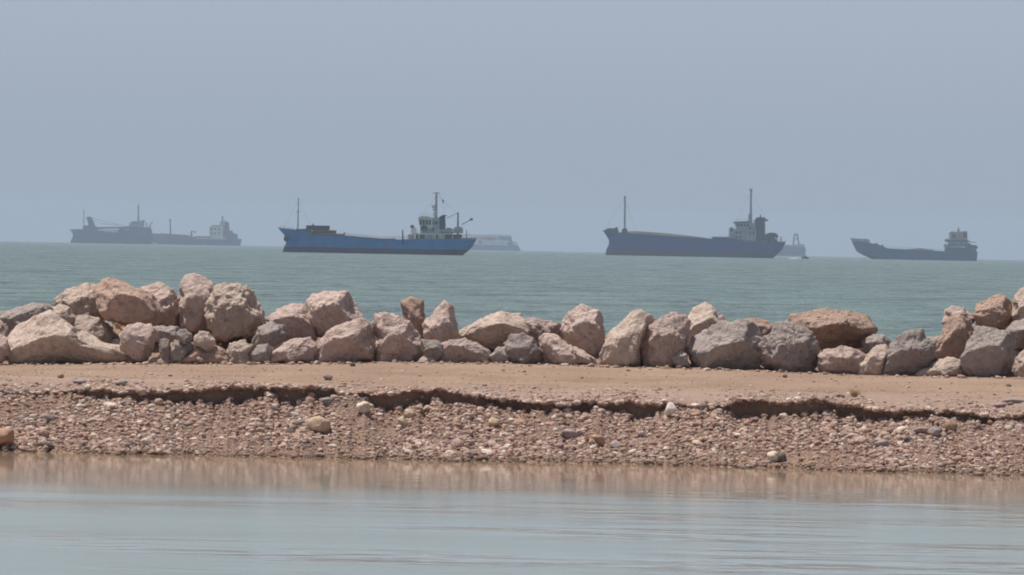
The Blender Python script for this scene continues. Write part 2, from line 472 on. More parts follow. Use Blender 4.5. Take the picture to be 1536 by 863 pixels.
t = NT('sea_water')
v1 = t.coord('Position', (0.5, 0.45, 1)); v2 = t.coord('Position', (0.16, 0.07, 1), (0, 0, 0.05)); v3 = t.coord('Position', (0.0022, 0.006, 1)); v4 = t.coord('Position', (0.035, 0.012, 1), (0, 0, -0.04))
w1 = t.noise(v1, 1.0, 4, 0.6); w2 = t.noise(v2, 1.0, 4, 0.6); w3 = t.noise(v3, 1.0, 4, 0.6); w4 = t.noise(v4, 1.0, 4, 0.6)
col = t.mix(t.ramp(w3, [(0.35, 0.0), (0.65, 1.0)]), (0.088, 0.148, 0.138), (0.106, 0.172, 0.160))
col = t.mix(t.ramp(w4, [(0.40, 0.0), (0.62, 0.6)]), col, (0.120, 0.160, 0.138))
col = t.mix(t.ramp(w2, [(0.48, 0.0), (0.62, 0.75)]), col, (0.062, 0.098, 0.098))
nrm = t.bump(w1, 1.0, 1.8); nrm = t.bump(w2, 1.0, 3.5, nrm); nrm = t.bump(w4, 1.0, 5.0, nrm)
t.b.inputs['IOR'].default_value = 1.33
SEA = t.done(col, nrm, t.math('ADD', t.math('MULTIPLY', w2, 0.25), 0.15), 0.4)
R_SEA = 6000.0
rad = np.concatenate([[63.0, 70.0], np.geomspace(80, R_SEA, 46)])
ang = np.radians(np.linspace(-62, 62, 249))
Vs = np.stack([(rad[:, None] * np.sin(ang)[None]), rad[:, None] * np.cos(ang)[None], np.zeros((len(rad), len(ang)))], 2).reshape(-1, 3)
ii, jj = np.meshgrid(np.arange(len(rad) - 1), np.arange(len(ang) - 1), indexing='ij'); a = (ii * len(ang) + jj).ravel(); n_ = len(ang)
tag(mesh_np('sea_water', Vs, np.stack([a, a + 1, a + n_ + 1, a + n_], 1), SEA), kind='structure')

# ------------------------------------------------------------------ haze
hz = NT('haze_air')
hz.t.nodes.remove(hz.b)
pv = hz.n('ShaderNodeVolumePrincipled')
pv.inputs['Color'].default_value = (0.66, 0.83, 1.0, 1)
pv.inputs['Density'].default_value = 1.4e-4
pv.inputs['Anisotropy'].default_value = 0.1
hz.l(pv.outputs[0], hz.out.inputs['Volume'])
hz.m.cycles.homogeneous_volume = True
mb = MB().box(-6900, 6900, -120, 6900, -2.6, 56)
ho = tag(mb.build('haze', hz.m), kind='stuff')

# ------------------------------------------------------------------ boulders
def ico(sub):
    bm = bmesh.new(); bmesh.ops.create_icosphere(bm, subdivisions=sub, radius=1.0)
    V = np.array([v.co[:] for v in bm.verts]); Fc = np.array([[v.index for v in f.verts] for f in bm.faces]); bm.free()
    return V, Fc
ICO6, ICO5, ICO3, ICO2, ICO1 = ico(6), ico(5), ico(3), ico(2), ico(1)
CROPS = {'A': (0, 400, 3.84), 'B': (360, 400, 3.84), 'C': (680, 430, 3.84), 'D': (1000, 430, 5.12), 'E': (1236, 420, 5.077), 'P': (0, 0, 1)}

def star_radius(poly, c, th):
    R = np.zeros(len(th)); d = np.stack([np.cos(th), np.sin(th)], 1)
    n = len(poly)
    for i in range(n):
        p = poly[i] - c; q = poly[(i + 1) % n] - c; e = q - p
        den = d[:, 0] * e[1] - d[:, 1] * e[0]
        den = np.where(np.abs(den) < 1e-9, 1e-9, den)
        tt = (p[0] * e[1] - p[1] * e[0]) / den
        s = (p[0] * d[:, 1] - p[1] * d[:, 0]) / den
        ok = (s >= -1e-6) & (s <= 1 + 1e-6) & (tt > 0)
        R = np.where(ok, np.maximum(R, tt), R)
    R[R == 0] = R[R > 0].mean()
    return R

def smooth_ring(a, k):
    w = np.ones(2 * k + 1) / (2 * k + 1)
    return np.convolve(np.concatenate([a[-k:], a, a[:k]]), w, 'valid')

def boulder(crop, layer, mat, tilt, fd, rough, label, pts, seed):
    ox, oy, s = CROPS[crop]
    px = np.array([[ox + x / s, oy + y / s] for x, y in pts])
    bottom = px[px[:, 1].argmax()]
    cxp = px[:, 0].mean()
    hpx = px[:, 1].max() - px[:, 1].min(); wpx = px[:, 0].max() - px[:, 0].min()
    mpp = 69.0 / F
    D = np.clip(0.36 * (wpx + hpx) * 0.5 * mpp * 1.25, 0.06, 0.62)
    Yf = float(np.interp(cxp, cols, Yb))
    Y = Yf + 0.75 * D if layer == 0 else Yf + [0, 0.85, 1.4, 2.0][layer]
    if layer > 0: Y += 0.35 * D; D *= 1.35
    if layer == 0:
        px = px.copy(); low = px[:, 1] > px[:, 1].max() - 0.12 * hpx; px[low, 1] += 3
    W3 = np.array([at_y(x, y, Y) for x, y in px]); poly = W3[:, [0, 2]]
    # centroid of the polygon
    x, z = poly[:, 0], poly[:, 1]; x2, z2 = np.roll(x, -1), np.roll(z, -1); cr = x * z2 - x2 * z
    A = cr.sum() / 2; c = np.array([((x + x2) * cr).sum(), ((z + z2) * cr).sum()]) / (6 * A)
    NB = 360
    th = (np.arange(NB) + 0.5) / NB * 2 * math.pi - math.pi
    R = smooth_ring(star_radius(poly, c, th), 2)
    size = R.mean()
    VV, FF = ICO6 if wpx > 55 else ICO5
    rg = np.random.default_rng(seed)
    tl = math.radians(tilt * 1.2 - (14 if tilt > 2 else 18))
    N = [(rg.uniform(-.2, .2), math.sin(tl), -math.cos(tl))]; d = [fd - (.07 if tilt > 2 else .15)]
    tt = math.radians(rg.uniform(44, 60)); N.append((rg.uniform(-.35, .2), math.sin(tt), -math.cos(tt))); d.append(rg.uniform(.62, .76))
    N += [(-.1, .98, .15), (.05, -1, -.1), (0, .2, 1), (0.72, .45, -.55), (-.72, .4, -.55), (.6, -.5, -.55), (-.6, -.45, -.6)]
    d += [.86, .85, .85] + list(rg.uniform(.78, .98, 4))
    for _ in range(9):
        q = rg.normal(size=3); N.append(tuple(q)); d.append(rg.uniform(.82, 1.02))
    N = np.array(N, float); N /= np.linalg.norm(N, axis=1)[:, None]; d = np.array(d)
    # axes of VV: (x, depth, up) -> dir components (x, up, depth)
    dirs = VV[:, [0, 2, 1]]
    q = np.maximum(dirs @ N.T, 0) / d[None]
    r = (q ** 32).sum(1) ** (-1 / 32)
    r = np.minimum(r, 1.35)
    p = dirs * r[:, None]
    # medium and fine relief of the broken faces, along the view-independent radial direction
    k = 1.0 / size
    off = rg.uniform(-50, 50, 3)
    sp = p * np.array([size, size, D])
    n_lo = fbm(sp * 3.2 / max(size, .2) * .5 + off, 3)
    n_mid = fbm(sp * 9 + off, 4)
    n_hi = fbm(sp * 30 + off, 3)
    ridge = 1 - np.abs(fbm(sp * 5 + off * .7, 3)) * 2
    disp = 0.07 * n_lo + rough ** .8 * (0.060 * n_mid + 0.034 * np.minimum(ridge, .6) + 0.019 * n_hi) / max(size / .35, .6)
    rho = np.hypot(p[:, 0], p[:, 1]); tha = np.arctan2(p[:, 1], p[:, 0])
    ph = np.linspace(-1.1, 1.1, 45)
    dd = np.stack([np.cos(th)[:, None] * np.cos(ph)[None], np.sin(th)[:, None] * np.cos(ph)[None], np.broadcast_to(np.sin(ph), (NB, 45))], 2).reshape(-1, 3)
    rq = np.minimum(((np.maximum(dd @ N.T, 0) / d[None]) ** 32).sum(1) ** (-1 / 32), 1.35)
    Mx = smooth_ring((rq * np.hypot(dd[:, 0], dd[:, 1])).reshape(NB, 45).max(1), 2)
    S = 1.045 * R / Mx
    Sv = np.interp(tha, th, S, period=2 * math.pi)
    tq = np.clip(rho / np.interp(tha, th, Mx, period=2 * math.pi), 0, 1); bl = np.clip((tq - .1) / .75, 0, 1); bl = bl * bl * (3 - 2 * bl)
    sc = S.mean() * (1 - bl) + Sv * bl
    p = p * (1 + disp)[:, None]
    V = np.stack([p[:, 0] * sc, p[:, 2] * D, p[:, 1] * sc], 1)
    zmin = V[:, 2].min()
    V[:, 2] -= zmin
    o = mesh_np('boulder', V, FF, ROCK[mat], smooth=True)
    o.location = (c[0], Y, c[1] + zmin)
    tag(o, label, 'boulder', 'boulders of the breakwater')
    return o

B = [
 # crop, layer, stone, tilt of front face, distance of front face, roughness, label, outline
 ('A', 2, 'gray', 20, .8, 1, 'low grey-topped boulder peeking out behind the big triangular boulder at the left end', [(-30,300),(0,285),(60,255),(120,235),(200,212),(270,225),(295,245),(280,330),(140,360),(0,360)]),
 ('A', 2, 'pink', 25, .8, 1, 'rounded pinkish boulder cut by the left edge of the photo, upper of two there', [(-60,300),(0,275),(50,268),(110,290),(138,335),(130,420),(60,480),(-60,480)]),
 ('A', 0, 'pink', 15, .8, .8, 'pale pink boulder at the far left edge, low beside the big triangular boulder', [(-70,400),(-20,378),(10,385),(38,425),(52,500),(30,535),(-10,560),(-70,560)]),
 ('A', 0, 'tan', -14, .62, .8, 'biggest triangular boulder with a dark shaded front and a long lit slope to the right', [(40,440),(110,350),(200,290),(290,250),(340,290),(420,350),(500,390),(600,450),(690,455),(760,470),(800,510),(795,545),(600,552),(400,565),(100,575),(60,540)]),
 ('A', 3, 'tan', 20, .8, 1.9, 'yellowish boulder scored by dark wrinkled cracks, behind the triangular boulder', [(325,200),(350,160),(430,118),(500,105),(560,115),(610,160),(620,280),(560,330),(470,320),(400,290),(330,230)]),
 ('A', 2, 'pale', 25, .8, .6, 'small smooth cream boulder under the yellowish wrinkled boulder', [(290,250),(340,218),(400,240),(440,300),(430,360),(360,350),(300,310)]),
 ('A', 2, 'pale', 28, .8, .6, 'smooth pale boulder resting on the long slope of the triangular boulder', [(415,290),(500,285),(570,300),(620,340),(645,400),(645,470),(560,470),(480,430),(410,350)]),
 ('A', 2, 'rust', 4, .68, .6, 'large smooth reddish-brown boulder perched high on the left part of the pile', [(550,140),(580,90),(630,70),(700,90),(780,125),(860,160),(890,200),(950,270),(945,310),(900,338),(800,335),(700,325),(620,305),(575,240)]),
 ('A', 3, 'pink', 22, .8, 1.3, 'pinkish boulder with a ragged face just right of the perched reddish-brown boulder', [(820,130),(920,105),(990,140),(1030,190),(1042,280),(1035,340),(980,360),(900,350),(840,240)]),
 ('A', 0, 'pink', 18, .78, 1.2, 'small blocky boulder with a cracked top standing right of the triangular boulder', [(695,400),(720,350),(760,335),(860,340),(885,380),(880,450),(860,520),(820,550),(780,530),(700,480)]),
 ('A', 3, 'pink', 16, .76, .8, 'tallest pillar-like pink boulder, top of the left part of the pile', [(1045,100),(1070,55),(1120,45),(1170,65),(1220,100),(1250,160),(1250,260),(1210,360),(1180,395),(1100,380),(1050,355),(1040,230)]),
 ('A', 2, 'tan', 8, .76, 2.2, 'big lumpy round boulder with a knobbly crumbling face beside the tall pillar boulder', [(1200,210),(1240,140),(1300,105),(1400,120),(1460,160),(1480,240),(1490,330),(1460,400),(1380,405),(1310,420),(1240,390),(1195,330),(1190,260)]),
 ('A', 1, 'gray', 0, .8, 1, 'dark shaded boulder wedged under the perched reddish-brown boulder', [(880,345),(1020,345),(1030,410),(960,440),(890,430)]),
 ('A', 0, 'gray', 25, .8, .6, 'small smooth grey boulder at the foot of the tall pillar boulder', [(1022,390),(1040,365),(1070,360),(1105,390),(1102,430),(1060,442),(1030,430)]),
 ('A', 0, 'tan', 25, .8, .8, 'small rounded tan boulder on top of the crumbly rubble mound', [(1115,400),(1150,370),(1200,380),(1232,420),(1228,460),(1180,470),(1120,450)]),
 ('A', 0, 'gray', 5, .75, .8, 'small upright grey boulder standing left of the crumbly rubble mound', [(915,460),(925,428),(945,418),(975,430),(985,480),(975,540),(930,535)]),
 ('A', 0, 'gray', 15, .8, 1.8, 'small flaky layered boulder leaning on the crumbly rubble mound', [(978,480),(1010,435),(1090,438),(1115,480),(1070,530),(990,540)]),
 ('A', 0, 'rust', 40, .8, 2.0, 'low reddish crumbly mound of a boulder lying on the sand track', [(990,560),(1040,500),(1110,460),(1200,450),(1280,480),(1305,540),(1295,566),(1120,570)]),
 ('A', 0, 'pale', 40, .8, .6, 'flat whitish slab on the sand in front of the small upright grey boulder', [(855,548),(880,525),(940,518),(1010,535),(1015,562),(930,568),(860,562)]),
 ('A', 0, 'tan', 22, .8, 2.0, 'crumbly yellowish boulder between the rubble mound and a dark rounded boulder', [(1290,530),(1330,450),(1400,425),(1445,460),(1450,560),(1370,570),(1300,565)]),
 ('B', 3, 'pink', 15, .8, .8, 'narrow pink boulder showing behind the right side of the lumpy boulder', [(50,250),(100,222),(135,270),(148,330),(120,420),(70,430)]),
 ('B', 2, 'pink', -2, .72, .8, 'pink-topped boulder with a dark underside left of the big flat-topped block', [(155,305),(220,250),(310,215),(370,225),(410,260),(440,340),(430,420),(330,440),(270,430),(200,340)]),
 ('B', 1, 'gray', 14, .8, .7, 'greyish rounded boulder in front of the pink-topped boulder with dark underside', [(75,430),(110,350),(180,320),(250,340),(270,385),(250,430),(180,460),(80,460)]),
 ('B', 0, 'gray', -6, .7, .8, 'small dark rounded boulder at the right of the crumbly yellowish boulder', [(58,500),(100,455),(160,450),(190,490),(170,555),(110,562),(65,558)]),
 ('B', 0, 'pink', 32, .8, .9, 'pale pink wedge-shaped boulder with a sunlit top on the sand track', [(140,558),(195,485),(290,425),(390,412),(430,460),(415,545),(300,556)]),
 ('B', 1, 'tan', 30, .8, .9, 'small flat tan boulder tucked behind the pale pink wedge-shaped boulder', [(95,470),(150,435),(230,415),(275,425),(270,470),(190,500),(110,500)]),
 ('B', 2, 'pink', -6, .78, .9, 'big flat-topped pink block perched above the shaded angular boulder', [(385,200),(420,165),(520,150),(620,148),(650,200),(665,240),(700,290),(690,350),(600,380),(520,400),(450,390),(400,340)]),
 ('B', 0, 'pink', -8, .72, .9, 'angular boulder with flat purple-shaded front faces below the flat-topped pink block', [(430,540),(450,450),(500,380),(580,335),(690,310),(740,330),(800,400),(802,470),(790,546),(600,550)]),
 ('B', 0, 'pink', -4, .72, 1.5, 'boulder with rough bright top and dark lower front left of the narrow one', [(765,330),(790,285),(840,270),(900,285),(950,310),(1000,350),(1050,450),(1057,510),(1000,548),(795,548),(785,480),(795,400)]),
 ('B', 2, 'rust', 14, .78, 1.3, 'narrow reddish boulder leaning against its neighbour, the slimmest tall one of the pile', [(930,230),(935,195),(990,185),(1050,205),(1055,260),(1065,330),(1080,420),(1040,450),(1000,370),(950,300)]),
 ('B', 1, 'pink', 8, .76, 1.2, 'pointed boulder like a shark fin right of the leaning narrow boulder', [(1055,330),(1100,290),(1140,240),(1180,205),(1215,225),(1240,300),(1258,400),(1240,450),(1150,470),(1070,430)]),
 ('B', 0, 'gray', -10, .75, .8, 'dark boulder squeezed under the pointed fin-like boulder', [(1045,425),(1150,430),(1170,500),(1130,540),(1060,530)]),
 ('B', 0, 'pink', 2, .70, 1.2, 'low wide boulder, dark left face and pink right, under the long sloping boulder', [(1140,460),(1210,430),(1280,420),(1360,440),(1430,490),(1468,550),(1350,560),(1160,556),(1125,510)]),
 ('B', 0, 'pale', 40, .8, .5, 'little whitish stone slab lying before the dark squeezed boulder', [(1020,548),(1060,518),(1110,525),(1152,558),(1080,564),(1028,562)]),
 ('C', 2, 'tan', -8, .70, .6, 'long smooth boulder with a sunlit sloping top and brown shaded front, mid pile', [(25,280),(60,245),(150,195),(270,147),(380,165),(410,210),(425,270),(300,330),(240,365),(150,345),(60,310),(30,300)]),
 ('C', 3, 'pink', 20, .8, 1.3, 'rough pink boulder in the back between the long sloping boulder and the egg-like one', [(395,190),(470,185),(540,200),(610,210),(640,260),(610,330),(500,350),(420,300)]),
 ('C', 0, 'gray', 22, .8, .7, 'rounded grey boulder like a loaf standing on the sand below the long sloping boulder', [(295,330),(340,280),(400,275),(460,300),(500,360),(512,430),(470,446),(330,443),(308,380)]),
 ('C', 0, 'pink', 34, .8, 1.2, 'wedge-shaped pinkish boulder sloping down to the right next to the grey loaf boulder', [(505,310),(540,275),(600,280),(650,330),(740,370),(800,410),(842,455),(760,466),(600,458),(540,445),(510,370)]),
 ('C', 2, 'pink', 6, .76, .9, 'tall egg-shaped pink boulder standing upright above the wedge-shaped boulder', [(630,200),(670,150),(740,110),(780,130),(840,140),(860,200),(875,290),(865,370),(830,420),(760,395),(690,350),(640,290)]),
 ('C', 0, 'pale', 20, .76, .8, 'pale steep boulder with ochre base, just right of the tall egg-shaped boulder', [(840,440),(870,350),(900,270),(960,220),(1020,160),(1070,140),(1120,165),(1160,200),(1120,260),(1095,310),(1075,440),(1000,466),(900,466)]),
 ('C', 0, 'pink', 10, .77, 1.6, 'upright pinkish-grey boulder covered in pits, right of the steep pale boulder', [(1085,290),(1130,230),(1180,190),(1260,155),(1320,165),(1350,210),(1348,290),(1340,400),(1300,445),(1200,464),(1100,452),(1078,380)]),
 ('C', 2, 'pale', 4, .72, .7, 'triangular pale-topped boulder behind the broad boulder with the vertical shaded front', [(1345,190),(1390,130),(1450,105),(1490,120),(1540,165),(1590,215),(1540,300),(1440,370),(1345,360)]),
 ('C', 0, 'gray', 8, .8, .8, 'small grey boulder squeezed left of the grey loaf boulder', [(205,400),(260,345),(310,340),(328,430),(280,442),(225,440)]),
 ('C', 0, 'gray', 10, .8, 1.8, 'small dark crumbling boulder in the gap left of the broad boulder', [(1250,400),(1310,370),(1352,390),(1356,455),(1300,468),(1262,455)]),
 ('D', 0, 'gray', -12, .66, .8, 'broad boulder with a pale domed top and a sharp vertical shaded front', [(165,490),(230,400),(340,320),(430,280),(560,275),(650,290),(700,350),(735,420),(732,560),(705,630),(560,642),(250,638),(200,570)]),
 ('D', 2, 'rust', 25, .8, .7, 'orange-tan boulder peeking out behind the broad boulder with the shaded front', [(600,260),(680,245),(760,255),(820,300),(820,400),(750,450),(690,360)]),
 ('D', 0, 'gray', 12, .78, 1.9, 'round grey-brown boulder with a pitted face left of the overhanging slab', [(738,450),(800,350),(850,300),(930,280),(1040,310),(1110,360),(1160,470),(1167,570),(1105,655),(980,664),(850,645),(748,600)]),
 ('P', 2, 'rust', -24, .60, 1.2, 'long orange-topped slab overhanging a deep dark hollow', [(1176,489),(1191,473),(1213,470),(1232,463.6),(1252,467),(1273,468),(1290,473),(1301,478),(1312,491),(1312,503),(1297,519),(1275,528),(1240,528),(1215,512),(1195,498)]),
 ('P', 0, 'pink', -8, .74, .8, 'low rounded boulder with a dark hollowed front beneath the overhanging slab', [(1227,547),(1230,533),(1240,526),(1262,522),(1283,526),(1297,534),(1296,552),(1288,560),(1255,562),(1234,558)]),
 ('E', 2, 'gray', 10, .8, .9, 'small brown-grey boulder at the right end of the overhanging slab', [(290,470),(330,440),(380,420),(460,420),(500,460),(490,560),(400,580),(310,560)]),
 ('E', 0, 'pale', 12, .78, 1.0, 'pale narrow boulder with a bright top left of the jagged dark boulder', [(265,722),(280,640),(330,580),(400,500),(470,490),(500,540),(480,650),(440,720)]),
 ('E', 0, 'gray', -6, .72, 1.6, 'jagged dark grey boulder with a pointed top in the dip near the right end', [(455,700),(480,600),(520,500),(580,430),(680,380),(740,395),(770,450),(830,500),(845,590),(810,670),(690,728),(500,728)]),
 ('E', 3, 'pale', 25, .8, .6, 'small whitish boulder showing behind the jagged dark boulder', [(755,450),(800,437),(880,430),(890,490),(830,540),(775,510)]),
 ('E', 2, 'rust', 14, .72, 1.2, 'pink-orange boulder peppered with small dark holes above the flat low boulder', [(840,510),(880,450),(930,350),(960,290),(1020,275),(1100,320),(1160,380),(1150,450),(1110,540),(1060,610),(930,610),(860,570)]),
 ('E', 3, 'pink', 20, .8, 1.2, 'small hollow-topped pink boulder above the boulder peppered with dark holes', [(915,330),(930,240),(970,210),(1060,215),(1110,250),(1145,300),(1100,370),(1000,350)]),
 ('E', 3, 'rust', 18, .76, 1.2, 'big orange-pink boulder at the top of the pile near the right edge', [(1140,260),(1180,190),(1260,150),(1330,125),(1400,150),(1440,210),(1445,300),(1410,370),(1290,380),(1180,370)]),
 ('E', 3, 'tan', 12, .8, 1.0, 'highest tan boulder cut by the right edge of the photo', [(1430,280),(1460,140),(1500,80),(1560,55),(1640,90),(1660,200),(1640,320),(1500,360)]),
 ('E', 0, 'gray', 2, .70, .9, 'large grey boulder veined with pale streaks near the right edge', [(1038,590),(1090,510),(1180,370),(1300,375),(1400,410),(1440,500),(1452,600),(1432,690),(1380,738),(1200,738),(1100,724),(1058,650)]),
 ('E', 0, 'pale', 45, .8, .7, 'flat low pale boulder tapering to the left in front of the jagged dark boulder', [(660,728),(720,680),(800,660),(880,610),(980,590),(1070,620),(1088,725),(1000,742),(700,742)]),
 ('E', 2, 'gray', -2, .75, .9, 'dark-fronted boulder under the highest tan boulder at the right edge', [(1385,390),(1450,330),(1560,285),(1640,300),(1640,500),(1540,530),(1440,510)]),
 ('E', 0, 'tan', 10, .8, .8, 'smooth tan boulder low at the right edge of the photo', [(1450,695),(1470,600),(1530,540),(1620,530),(1650,640),(1620,745),(1460,745)]),
]
for i, b in enumerate(B):
    boulder(*b, seed=100 + i)

# boulders carrying the pile on beyond the frame edges
for i, (x, y, w, h, m) in enumerate([(-70, 500, 90, 90, 'pink'), (-150, 520, 100, 70, 'gray'), (1600, 500, 100, 120, 'tan'), (1690, 530, 110, 80, 'gray')]):
    an = np.linspace(0, 2 * math.pi, 11)[:-1]; rg = np.random.default_rng(i)
    pts = [(x + w / 2 * math.cos(q) * rg.uniform(.85, 1.1), y + h / 2 * math.sin(q) * rg.uniform(.85, 1.1)) for q in an]
    boulder('P', 1, m, 15, .8, 1, 'boulder of the pile lying beyond the edge of the photo', pts, 300 + i)

# ------------------------------------------------------------------ stones on the bank
def rot_rand(rg, n):
    q = rg.normal(size=(n, 4)); q /= np.linalg.norm(q, axis=1)[:, None]
    w, x, y, z = q.T
    return np.stack([np.stack([1 - 2 * (y*y + z*z), 2*(x*y - z*w), 2*(x*z + y*w)], 1), np.stack([2*(x*y + z*w), 1 - 2*(x*x + z*z), 2*(y*z - x*w)], 1), np.stack([2*(x*z - y*w), 2*(y*z + x*w), 1 - 2*(x*x + y*y)], 1)], 1)

def stone_shape(rg, base, cuts=9, lo=.5):
    V, Fc = base
    N = rg.normal(size=(cuts, 3)); N /= np.linalg.norm(N, axis=1)[:, None]; d = rg.uniform(lo, 1, cuts)
    q = np.maximum(V @ N.T, 0) / d; r = np.minimum((q ** 12).sum(1) ** (-1 / 12), 1.0)
    return V * r[:, None]
rg = np.random.default_rng(77)
SH2 = [stone_shape(rg, ICO2) for _ in range(14)]
SH1 = [stone_shape(rg, ICO1) for _ in range(14)]

def scatter(name, px, rowf, rad, flat, sink, label):
    """gravel: one mesh of many stones seated on the ground"""
    n = len(px); pos = surf(px, rowf)
    Rm = rot_rand(rg, n)
    sc = rad[:, None] * np.stack([rg.uniform(.8, 1.35, n), rg.uniform(.7, 1.1, n), rg.uniform(flat, flat + .35, n)], 1)
    yaw = rg.uniform(0, 6.28, n); cy, sy = np.cos(yaw), np.sin(yaw)
    Vs = []; Fs = []; nb = 0
    big = rad > 0.024
    for shapes, base, sel in ((SH2, ICO2, big), (SH1, ICO1, ~big)):
        for k, S in enumerate(shapes):
            idx = np.where(sel & (np.arange(n) % len(shapes) == k))[0]
            if not len(idx): continue
            q = np.einsum('nij,vj->nvi', Rm[idx], S) * sc[idx][:, None, :]
            X = q[:, :, 0] * cy[idx][:, None] - q[:, :, 1] * sy[idx][:, None]
            Y = q[:, :, 0] * sy[idx][:, None] + q[:, :, 1] * cy[idx][:, None]
            q = np.stack([X, Y, q[:, :, 2]], 2) + pos[idx][:, None, :]
            q[:, :, 2] += (sc[idx, 2] * sink)[:, None]
            m = S.shape[0]
            Fs.append((base[1][None] + (nb + np.arange(len(idx)) * m)[:, None, None]).reshape(-1, 3))
            Vs.append(q.reshape(-1, 3)); nb += len(idx) * m
    o = mesh_np(name, np.concatenate(Vs), np.concatenate(Fs), GRAVEL, smooth=False)
    tag(o, label, 'gravel', None, 'stuff')
    return o

def sizes(n, med, sig, lo, hi): return np.clip(rg.lognormal(math.log(med), sig, n), lo, hi)
# slope
n = 72000
px = rg.uniform(-420, 1960, n); s = rg.uniform(-0.03, 1.02, n)
clump = pnoise(np.stack([px * .008, s * 2.2, px * 0], 1)) + .5 * pnoise(np.stack([px * .03, s * 5, px * 0 + 7], 1))
rad = sizes(n, .0138, .52, .006, .06) * np.clip(1 + .6 * clump, .5, 1.8)
k = rg.uniform(0, 1, n) < np.clip(.95 + .4 * clump, .7, 1); px, s, rad = px[k], s[k], rad[k]
scatter('gravel', px, R_SLOPE0 + (R_SLOPE1 - R_SLOPE0) * s, rad, .55, .25, 'pinkish brown gravel of small broken stones covering the bank above the water')
n = 1300
px = rg.uniform(-420, 1960, n); s = rg.uniform(0, 1, n)
scatter('gravel', px, R_SLOPE0 + (R_SLOPE1 - R_SLOPE0) * s, sizes(n, .036, .3, .026, .075), .45, .2, 'coarser cobbles mixed through the gravel bank above the water')
n = 330
px = rg.uniform(-420, 1960, n); s = rg.uniform(0, 1, n)
scatter('gravel', px, R_SLOPE1 - 6 + 6 * s, sizes(n, .026, .4, .014, .06), .6, .3, 'lumps fallen from the crumbling edge at the foot of the undercut')
n = 2600
px = rg.uniform(-420, 1960, n); s = rg.uniform(0, 1, n)
scatter('gravel', px, R_SLOPE1 + 5 + 10 * s, sizes(n, .009, .5, .004, .03), .6, .0, 'small stones bedded in the dark face of the undercut')
n = 700
px = rg.uniform(-420, 520, n); s = rg.uniform(0, 1, n)
scatter('gravel', px, np.where(rg.uniform(0, 1, n) < .5, R_LIP + 20 * s * s, R_SLOPE1 - 18 * s), sizes(n, .026, .35, .014, .055), .45, .2, 'coarse stones gathered on the left part of the crumbling edge')
# crust along the lip
n = 23500
px = rg.uniform(-420, 1960, n); s = rg.uniform(0, 1, n) ** 1.5
dens = np.clip(.65 + .9 * pnoise(np.stack([px * .01, s * 1.5, px * 0 + 3], 1)) - .45 * s, .03, 1)
k = rg.uniform(0, 1, n) < dens
scatter('gravel', px[k], R_LIP - 1.0 + (R_CR1 - R_LIP + 5) * s[k], sizes(k.sum(), .0165, .5, .007, .06) * (1.15 - .55 * s[k]), .45, .15, 'grey and tan gravel crust along the crumbling edge of the track')
# crumbs on the sand and at the foot of the boulders
n = 3600
px = rg.uniform(-420, 1960, n); s = rg.uniform(0, 1, n)
scatter('gravel', px, R_CR1 + 2 + (R_SAND1 - R_CR1 - 4) * s, sizes(n, .0085, .55, .004, .032), .5, .1, 'few small dark stones strewn over the sand track')
n = 900
px = rg.uniform(-420, 1960, n); s = rg.uniform(0, 1, n)
scatter('gravel', px, R_SAND1 - 3 + 7 * s * s, sizes(n, .022, .5, .01, .07), .5, .25, 'broken chips and small stones gathered at the foot of the boulders')
n = 1300
px = rg.uniform(-420, 1960, n); s = rg.uniform(0, 1, n)
scatter('gravel', px, R_SAND1 + 3 + 13 * s, sizes(n, .07, .4, .03, .16), .6, .25, 'rubble filling the gaps between the boulders')

SC_ = {'tan': plain_stone('tan_cobble', (0.46, 0.34, 0.25)), 'pale': plain_stone('pale_cobble', (0.60, 0.49, 0.40)), 'gray': plain_stone('grey_cobble', (0.30, 0.255, 0.245)),
       'orange': plain_stone('orange_cobble', (0.40, 0.245, 0.17)), 'white': plain_stone('white_cobble', (0.68, 0.60, 0.53)), 'brown': plain_stone('brown_cobble', (0.36, 0.24, 0.17)),
       'dark': plain_stone('dark_cobble', (0.17, 0.135, 0.125)), 'yellow': plain_stone('yellow_cobble', (0.48, 0.37, 0.26)), 'purple': plain_stone('purple_cobble', (0.33, 0.245, 0.245))}
def ground_hit(px, py, lo, hi):
    rr = np.linspace(lo, hi, 300); q = surf(np.full(300, float(px)), rr)
    d = q - np.array([0, 0, CAM_H]); dz = d @ UPV; dx = d @ RGT; df = d @ FWD
    pyy = CY - F * dz / df
    return q[np.argmin(np.abs(pyy - py))]
